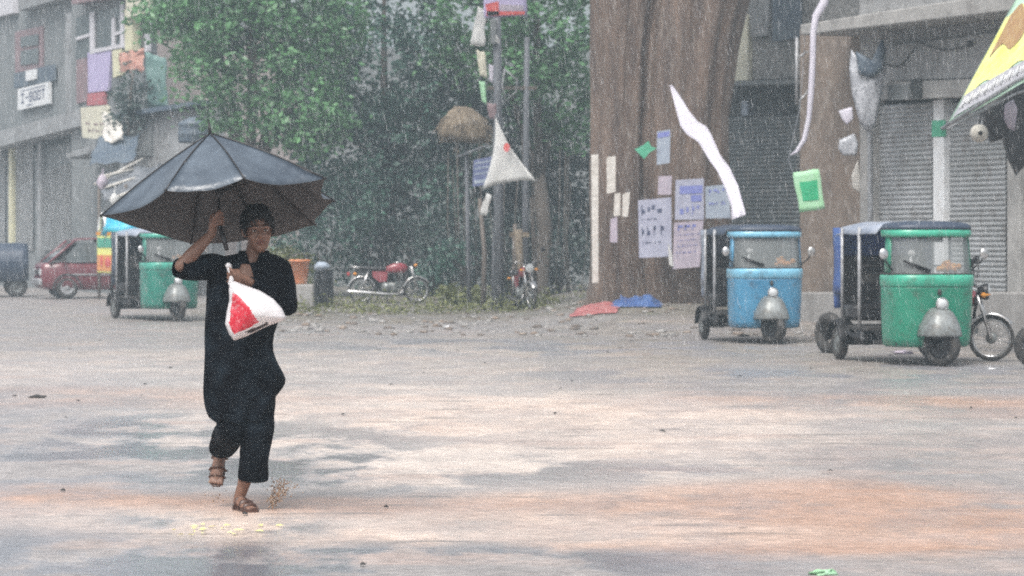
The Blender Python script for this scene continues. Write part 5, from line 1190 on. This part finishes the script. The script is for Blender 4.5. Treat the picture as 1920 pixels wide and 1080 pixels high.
    # sleeves
    def sleeve(P, rad, seed, name='sleeve'):
        mb = MB(); pts = []; rr = []
        for i in range(len(P)-1):
            for k in range(4): pts.append(P[i]*(1-k/4)+P[i+1]*k/4); a, b = rad[i], rad[i+1]; rr.append((a[0]*(1-k/4)+b[0]*k/4, a[1]*(1-k/4)+b[1]*k/4))
        pts.append(P[-1]); rr.append(rad[-1]); mb.tube(pts, rr, 20, caps=False)
        for i, v in enumerate(mb.v): w = noise.noise(v*18+Vector((seed, 0, 0)))*.012+noise.noise(v*40)*.004; c = pts[i//20]; d = (v-c).normalized(); mb.v[i] = v+d*w
        return mb.build(name, M['black_cloth'], t, solid=.005, subsurf=1, fix=False)
    sleeve([L(428, 505, 0), L(398, 500, -.01), L(370, 502, -.07), L(348, 503, -.14), L(339, 500, -.165)], [(.085, .075), (.092, .07), (.085, .066), (.066, .056), (.052, .048)], 1)
    sleeve([L(505, 502, 0), L(526, 503, 0), L(534, 540, .02), L(538, 578, .03), L(517, 562, -.045), L(496, 546, -.12), L(474, 529, -.20)], [(.07, .06), (.066, .062), (.06, .058), (.054, .06), (.05, .052), (.044, .045), (.036, .036)], 2)
    # trousers
    def leg(P, rad, seed):
        mb = MB(); pts, rr = [], []
        for i in range(len(P)-1):
            for k in range(5): s = k/5; pts.append(P[i]*(1-s)+P[i+1]*s); rr.append((rad[i][0]*(1-s)+rad[i+1][0]*s, rad[i][1]*(1-s)+rad[i+1][1]*s))
        pts.append(P[-1]); rr.append(rad[-1]); mb.tube(pts, rr, 24, caps=False)
        for i, v in enumerate(mb.v):
            c = pts[i//24]; d = (v-c).normalized(); w = .012*noise.noise(Vector((v.x*16, v.y*16, v.z*9+seed)))+.005*noise.noise(v*38); mb.v[i] = v+d*w
        return mb.build('trouser_leg', M['black_cloth'], t, solid=.006, subsurf=1, fix=False)
    leg([L(474, 690, 0), L(482, 745, -.03), L(484, 805, -.06), L(478, 850, -.02), L(472, 898, .02)], [(.11, .11), (.10, .10), (.084, .085), (.073, .078), (.068, .076)], 1)
    leg([L(430, 690, 0), L(432, 745, -.05), L(440, 796, -.09), L(424, 822, .05), L(410, 844, .16)], [(.11, .11), (.105, .10), (.082, .085), (.072, .078), (.064, .072)], 2)
    # sandals
    def sandal(P, wd, nrm):
        t2 = MB(); nrm = Vector(nrm).normalized(); rows = []
        for (p, w) in zip(P, wd):
            rows.append((p, w))
        top, bot = [], []
        dirv = (P[-1]-P[0]).normalized(); side = dirv.cross(nrm).normalized()
        rr = []
        for p, w in rows: rr.append([p-side*w+nrm*.012, p+side*w+nrm*.012, p+side*w-nrm*.010, p-side*w-nrm*.010])
        t2.grid(rr, wrap=True, smooth=False); t2.add(rr[0], [[0, 1, 2, 3]]); t2.add(rr[-1], [[0, 1, 2, 3]])
        o = t2.build('sandal', M['sandal'], t, bevel=.004)
        s2 = MB()
        for f, hgt, bw in ((.60, .05, .015), (.78, .034, .013), (.30, .062, .010)):
            c = P[0]*(1-f)+P[-1]*f; w = .040
            s2.tube([c-side*w, c-side*w*.7+nrm*hgt*.8, c+nrm*hgt, c+side*w*.7+nrm*hgt*.8, c+side*w], (bw, .005), 6)
        s2.build('strap', M['sandal'], o)
    Pa = [L(440, 955, .09), L(446, 955, .05), L(456, 955, -.01), L(468, 955.5, -.07), L(477, 955.5, -.11), L(481, 955.5, -.125)]
    sandal([p+Vector((0, 0, .004)) for p in Pa], [.024, .034, .033, .042, .038, .02], (0, 0, 1))
    Pb = [L(405, 846, .295), L(404, 856, .275), L(402, 874, .245), L(400, 895, .21), L(399, 911, .185), L(399, 917, .175)]
    sandal(Pb, [.022, .033, .033, .042, .038, .02], (0, -.88, -.36) if False else (0, -.85, .42))
    return t
BT = boy()

# umbrella, in the boy's picture plane but with real depth
def umbrella():
    Hn = L(430, 466, -.168)
    t = thing('umbrella', 'dark wet umbrella with grey sheen on top held tilted over the person in black', 'umbrella', BOY+Hn)
    def U(px, py, y): return L(px, py, y)-Hn
    apex = U(393, 250, .02)
    rim = [U(188, 404, .03), U(331, 360, -.50), U(474, 338, -.52), U(614, 336, -.22), U(624, 376, .10), U(580, 420, .46), U(470, 446, .62), U(340, 456, .46)]
    n = 8; K = 9; V = 10
    axis = (apex-U(415, 410, -.11)).normalized()
    def rib(i, v):
        p = apex*(1-v)+rim[i % n]*v; return p+axis*.022*math.sin(math.pi*min(1, v*1.02))*(.9 if v < 1 else 1)
    mb = MB()
    for i in range(n):
        rows = []
        for v in np.linspace(0, 1, V):
            row = []
            for u in np.linspace(0, 1, K):
                p = rib(i, v)*(1-u)+rib(i+1, v)*u
                s = math.sin(math.pi*u); ctr = apex-axis*.36
                pull = .075*s*v**2; p = p*(1-pull)+ctr*pull            # scalloped hem drawn in between the ribs
                p = p-axis*.045*s*v*(1-v*.35)+axis*.010*v*noise.noise(Vector((u*4+i*3, v*4, 2)))
                row.append(p)
            rows.append(row)
        mb.grid(rows)
    o = mb.build('canopy', [M['umb_top_sheen'], M['umb_in']], t, fix=False)
    bm = bmesh.new(); bm.from_mesh(o.data); bmesh.ops.remove_doubles(bm, verts=bm.verts, dist=1e-4); bmesh.ops.recalc_face_normals(bm, faces=bm.faces); bm.to_mesh(o.data); bm.free()
    m = o.modifiers.new('s', 'SOLIDIFY'); m.thickness = .003; m.material_offset = UMB_OFF[0]; m.material_offset_rim = UMB_OFF[1]
    mb = MB()
    for i in range(n): mb.tube([rib(i, v)+axis*.002 for v in np.linspace(0.02, .99, 9)], [.0045]*9, 5)
    mb.build('seam', M['seat_black'], t)
    hub = U(413, 362, -.07); run = U(411, 345, -.055)
    for i in range(n):
        mb = MB(); mb.tube([rib(i, v)-axis*.006 for v in np.linspace(0, 1, 7)], [.004]*6+[.003], 6); mb.ball(rib(i, 1), .009, 8, 6); mb.build('rib', M['dark_metal'], t)
        mb = MB(); e = rib(i, .5)-axis*.008; mb.tube([hub, e], .0035, 5); mb.build('stretcher', M['dark_metal'], t)
    mb = MB(); mb.tube([U(430, 466, -.168), U(414, 413, -.12), hub, apex], .0065, 8); mb.build('shaft', M['dark_metal'], t)
    mb = MB(); mb.lathe([(0, .03), (.016, .03), (.02, .01), (.02, -.02), (.013, -.03), (0, -.03)], hub, 'z', 14); mb.build('runner', M['seat_black'], t)
    mb = MB(); mb.tube([apex-axis*.01, apex+axis*.03, apex+axis*.085], [.011, .007, .003], 8); mb.build('ferrule', M['dark_metal'], t)
    mb = MB(); mb.tube([U(431, 468, -.17), U(424, 446, -.15), U(417, 424, -.13)], [.012, .013, .012], 10); mb.build('handle', M['seat_black'], t)
    mb = MB(); d = rib(1, .55); mb.tube([d, d-Vector((0, 0, .05)), d-Vector((.004, 0, .10))], [.012, .016, .006], 6); mb.build('tie_strap', M['seat_black'], t)
umbrella()

def shopping_bag():
    P = [(442, 526), (452, 526), (470, 533), (498, 543), (522, 558), (538, 576), (546, 594), (534, 600), (516, 606), (492, 617), (470, 628), (450, 635), (441, 624), (433, 604), (436, 582), (441, 560), (440, 540)]
    red = [(449, 546), (462, 552), (480, 572), (497, 600), (478, 611), (452, 623), (442, 602), (446, 572)]
    def inside(p, poly):
        x, z = p; c = False
        for i in range(len(poly)):
            (x1, y1), (x2, y2) = poly[i], poly[i-1]
            if (y1 > z) != (y2 > z) and x < (x2-x1)*(z-y1)/(y2-y1)+x1: c = not c
        return c
    off = BOY+Vector((0, -.33, 0)); C0 = L(478, 584, 0)
    def fn(c):
        q = c-BOY; px, py = 455+q.x*SC, 957-q.z*SC
        if q.y > -.33: return 0
        if inside((px, py), red): return 1
        if 466 < px < 512 and py > 600-.45*(px-512) and py < 628-.42*(px-466)+4 and px > 470 and inside((px, py), [(470, 616), (512, 600), (514, 606), (476, 622)]): return 2
        return 0
    o = pillow('plastic_bag', [L(x, y, 0)+off for x, y in P], [M['bag_white'], M['bag_red'], M['bag_black']], .085, 4, 'white plastic bag with red panel held at the chest of the person', 'bag', None, 22, .3, C0+off, fn)
    mb = MB(); mb.limb([L(443, 530, -.29), L(443, 516, -.262), L(438, 500, -.262)], [.016, .012, .014], 8); mb.ball(L(437, 497, -.265), (.016, .014, .014), 10, 7, jit=.5)
    for i in range(len(mb.v)): mb.v[i] = mb.v[i]+BOY-o.location
    mb.build('knot', M['bag_white'], o)
shopping_bag()
# splash of muddy water by the standing foot
mb = MB()
for k in range(260):
    a = random.gauss(.5, .22); q = random.random()**.8; r = q*.2
    p = G(508, 953)+Vector((math.sin(a)*r+random.gauss(0, .012), random.gauss(-.03, .05), .01+math.cos(a)*r*1.0-q*q*.03)); p.z = max(.004, p.z)
    s = random.uniform(.0018, .0055)*(1.2-q*.6); mb.ball(p, (s, s, s*random.uniform(1, 2.2)), 6, 5, rot=Matrix.Rotation(a, 3, 'Y'))
for k in range(26):
    a = random.uniform(-.9, .9); r = random.uniform(.02, .16); p = G(405, 952)+Vector((random.gauss(0, .03), random.gauss(.05, .05), .02+random.random()*.16)); s = random.uniform(.002, .005); mb.ball(p, (s, s, s*1.6), 6, 5)
o = mb.build('mud_splash', mat('muddy_water', (.5, .37, .27), rough=.15, trans=.4)); o['kind'] = 'stuff'
HAZE, SKY, SUN, EXPO = .0021, .13, 1.3, .74
# ================================================================ rain
def rain():
    n = 17000; u = RNG.random(n); d = 17+38*u**.8
    px = RNG.uniform(-250, 2170, n); z = RNG.uniform(0, 7.4, n)
    x = (px-CX)/F*d
    zt = H+(HY+60)/F*d; z = RNG.uniform(0, 1, n)*zt
    ln = RNG.uniform(.010, .05, n)*np.clip(d/16, .6, 2.2); w = RNG.uniform(.0003, .0007, n)*np.clip(d/9, .8, 2.6)
    sx = RNG.normal(.16, .03, n)
    vs = np.zeros((n, 6, 3)); ang = np.array([0, 2.094, 4.189])
    for k in range(3):
        vs[:, k, 0] = x+np.cos(ang[k])*w; vs[:, k, 1] = d+np.sin(ang[k])*w; vs[:, k, 2] = z
        vs[:, 3+k, 0] = x-sx*ln+np.cos(ang[k])*w*.5; vs[:, 3+k, 1] = d+np.sin(ang[k])*w*.5; vs[:, 3+k, 2] = z+ln
    base = (np.arange(n)*6)[:, None, None]
    f = (np.array([[0, 1, 4, 3], [1, 2, 5, 4], [2, 0, 3, 5]])[None]+base).reshape(-1, 4)
    me = bpy.data.meshes.new('rain'); me.from_pydata(vs.reshape(-1, 3).tolist(), [], f.tolist())
    m = bpy.data.materials.new('rain_water'); m.use_nodes = True; nt = m.node_tree; N, Lk = nt.nodes, nt.links
    b = N['Principled BSDF']; b.inputs['Base Color'].default_value = (.86, .88, .9, 1); b.inputs['Roughness'].default_value = .25
    t = N.new('ShaderNodeBsdfTransparent'); ms = N.new('ShaderNodeMixShader'); ms.inputs['Fac'].default_value = .24
    Lk.new(t.outputs['BSDF'], ms.inputs[1]); Lk.new(b.outputs['BSDF'], ms.inputs[2]); Lk.new(ms.outputs['Shader'], N['Material Output'].inputs['Surface'])
    me.materials.append(m); o = bpy.data.objects.new('rain', me); C.objects.link(o); o['kind'] = 'stuff'
    # splashes where drops strike the wet road
    n = 14000; d = 11+38*RNG.random(n)**1.4; x = RNG.uniform(-1.15, 1.15, n)*d*.175
    hgt = RNG.uniform(.003, .009, n)*np.clip(d/22, .7, 1.6); w = RNG.uniform(.0015, .0035, n)*np.clip(d/20, .7, 1.6)
    gz = np.array([ground_h(a, c) for a, c in zip(x, d)])
    vs = np.zeros((n, 4, 3))
    for k in range(3): vs[:, k, 0] = x+np.cos(ang[k])*w; vs[:, k, 1] = d+np.sin(ang[k])*w; vs[:, k, 2] = gz+.002
    vs[:, 3, 0] = x; vs[:, 3, 1] = d; vs[:, 3, 2] = gz+hgt
    f = (np.array([[0, 1, 3], [1, 2, 3], [2, 0, 3]])[None]+(np.arange(n)*4)[:, None, None]).reshape(-1, 3)
    me = bpy.data.meshes.new('rain_splashes'); me.from_pydata(vs.reshape(-1, 3).tolist(), [], f.tolist()); me.materials.append(m)
    o = bpy.data.objects.new('rain_splashes', me); C.objects.link(o); o['kind'] = 'stuff'
rain()
# ================================================================ air, sky, sun, camera
mb = MB(); mb.box((0, 105, 9), (400, 390, 21)); hz = mb.build('haze', bpy.data.materials.new('haze_air')); hz['kind'] = 'stuff'
m = hz.data.materials[0]; m.use_nodes = True; N = m.node_tree.nodes; N.remove(N['Principled BSDF'])
pv = N.new('ShaderNodeVolumePrincipled'); pv.inputs['Color'].default_value = (.74, .90, 1.0, 1); pv.inputs['Density'].default_value = HAZE; pv.inputs['Anisotropy'].default_value = .2
m.node_tree.links.new(pv.outputs['Volume'], N['Material Output'].inputs['Volume'])
sc = bpy.context.scene
w = bpy.data.worlds.new('World'); sc.world = w; w.use_nodes = True; N, Lk = w.node_tree.nodes, w.node_tree.links
sky = N.new('ShaderNodeTexSky'); sky.sky_type = 'NISHITA'; sky.sun_disc = False
EL, AZ = R(58), R(200)
sky.sun_elevation = EL; sky.sun_rotation = AZ; sky.dust_density = 6; sky.air_density = 1.2; sky.ozone_density = 1
hs = N.new('ShaderNodeHueSaturation'); hs.inputs['Saturation'].default_value = .32
Lk.new(sky.outputs['Color'], hs.inputs['Color']); Lk.new(hs.outputs['Color'], N['Background'].inputs['Color']); N['Background'].inputs['Strength'].default_value = SKY
sun = bpy.data.lights.new('sun', 'SUN'); sun.energy = SUN; sun.angle = R(25); sun.color = (1, .965, .92)
so = bpy.data.objects.new('sun', sun); C.objects.link(so)
dirv = Vector((math.sin(AZ)*math.cos(EL), math.cos(AZ)*math.cos(EL), math.sin(EL)))
so.rotation_euler = dirv.to_track_quat('Z', 'Y').to_euler(); so.location = (0, -20, 60)
cam = bpy.data.cameras.new('camera'); co = bpy.data.objects.new('camera', cam); C.objects.link(co)
co.location = (0, 0, H); co.rotation_euler = (R(90), 0, 0); cam.sensor_width = 36; cam.lens = F/1920*36; cam.shift_y = -(540-HY)/1920
cam.clip_start = .5; cam.clip_end = 2000; sc.camera = co
cam.dof.use_dof = True; cam.dof.focus_distance = 16.5; cam.dof.aperture_fstop = 6.3
sc.view_settings.view_transform = 'Standard'; sc.view_settings.look = 'None'; sc.view_settings.exposure = EXPO; sc.view_settings.gamma = 1; sc.view_settings.use_curve_mapping = False
cy = sc.cycles; cy.max_bounces = 6; cy.diffuse_bounces = 3; cy.glossy_bounces = 3; cy.transmission_bounces = 4; cy.volume_bounces = 1; cy.transparent_max_bounces = 16
cy.use_denoising = False; cy.filter_width = 1.9; cy.caustics_reflective = cy.caustics_refractive = False; cy.sample_clamp_indirect = 4
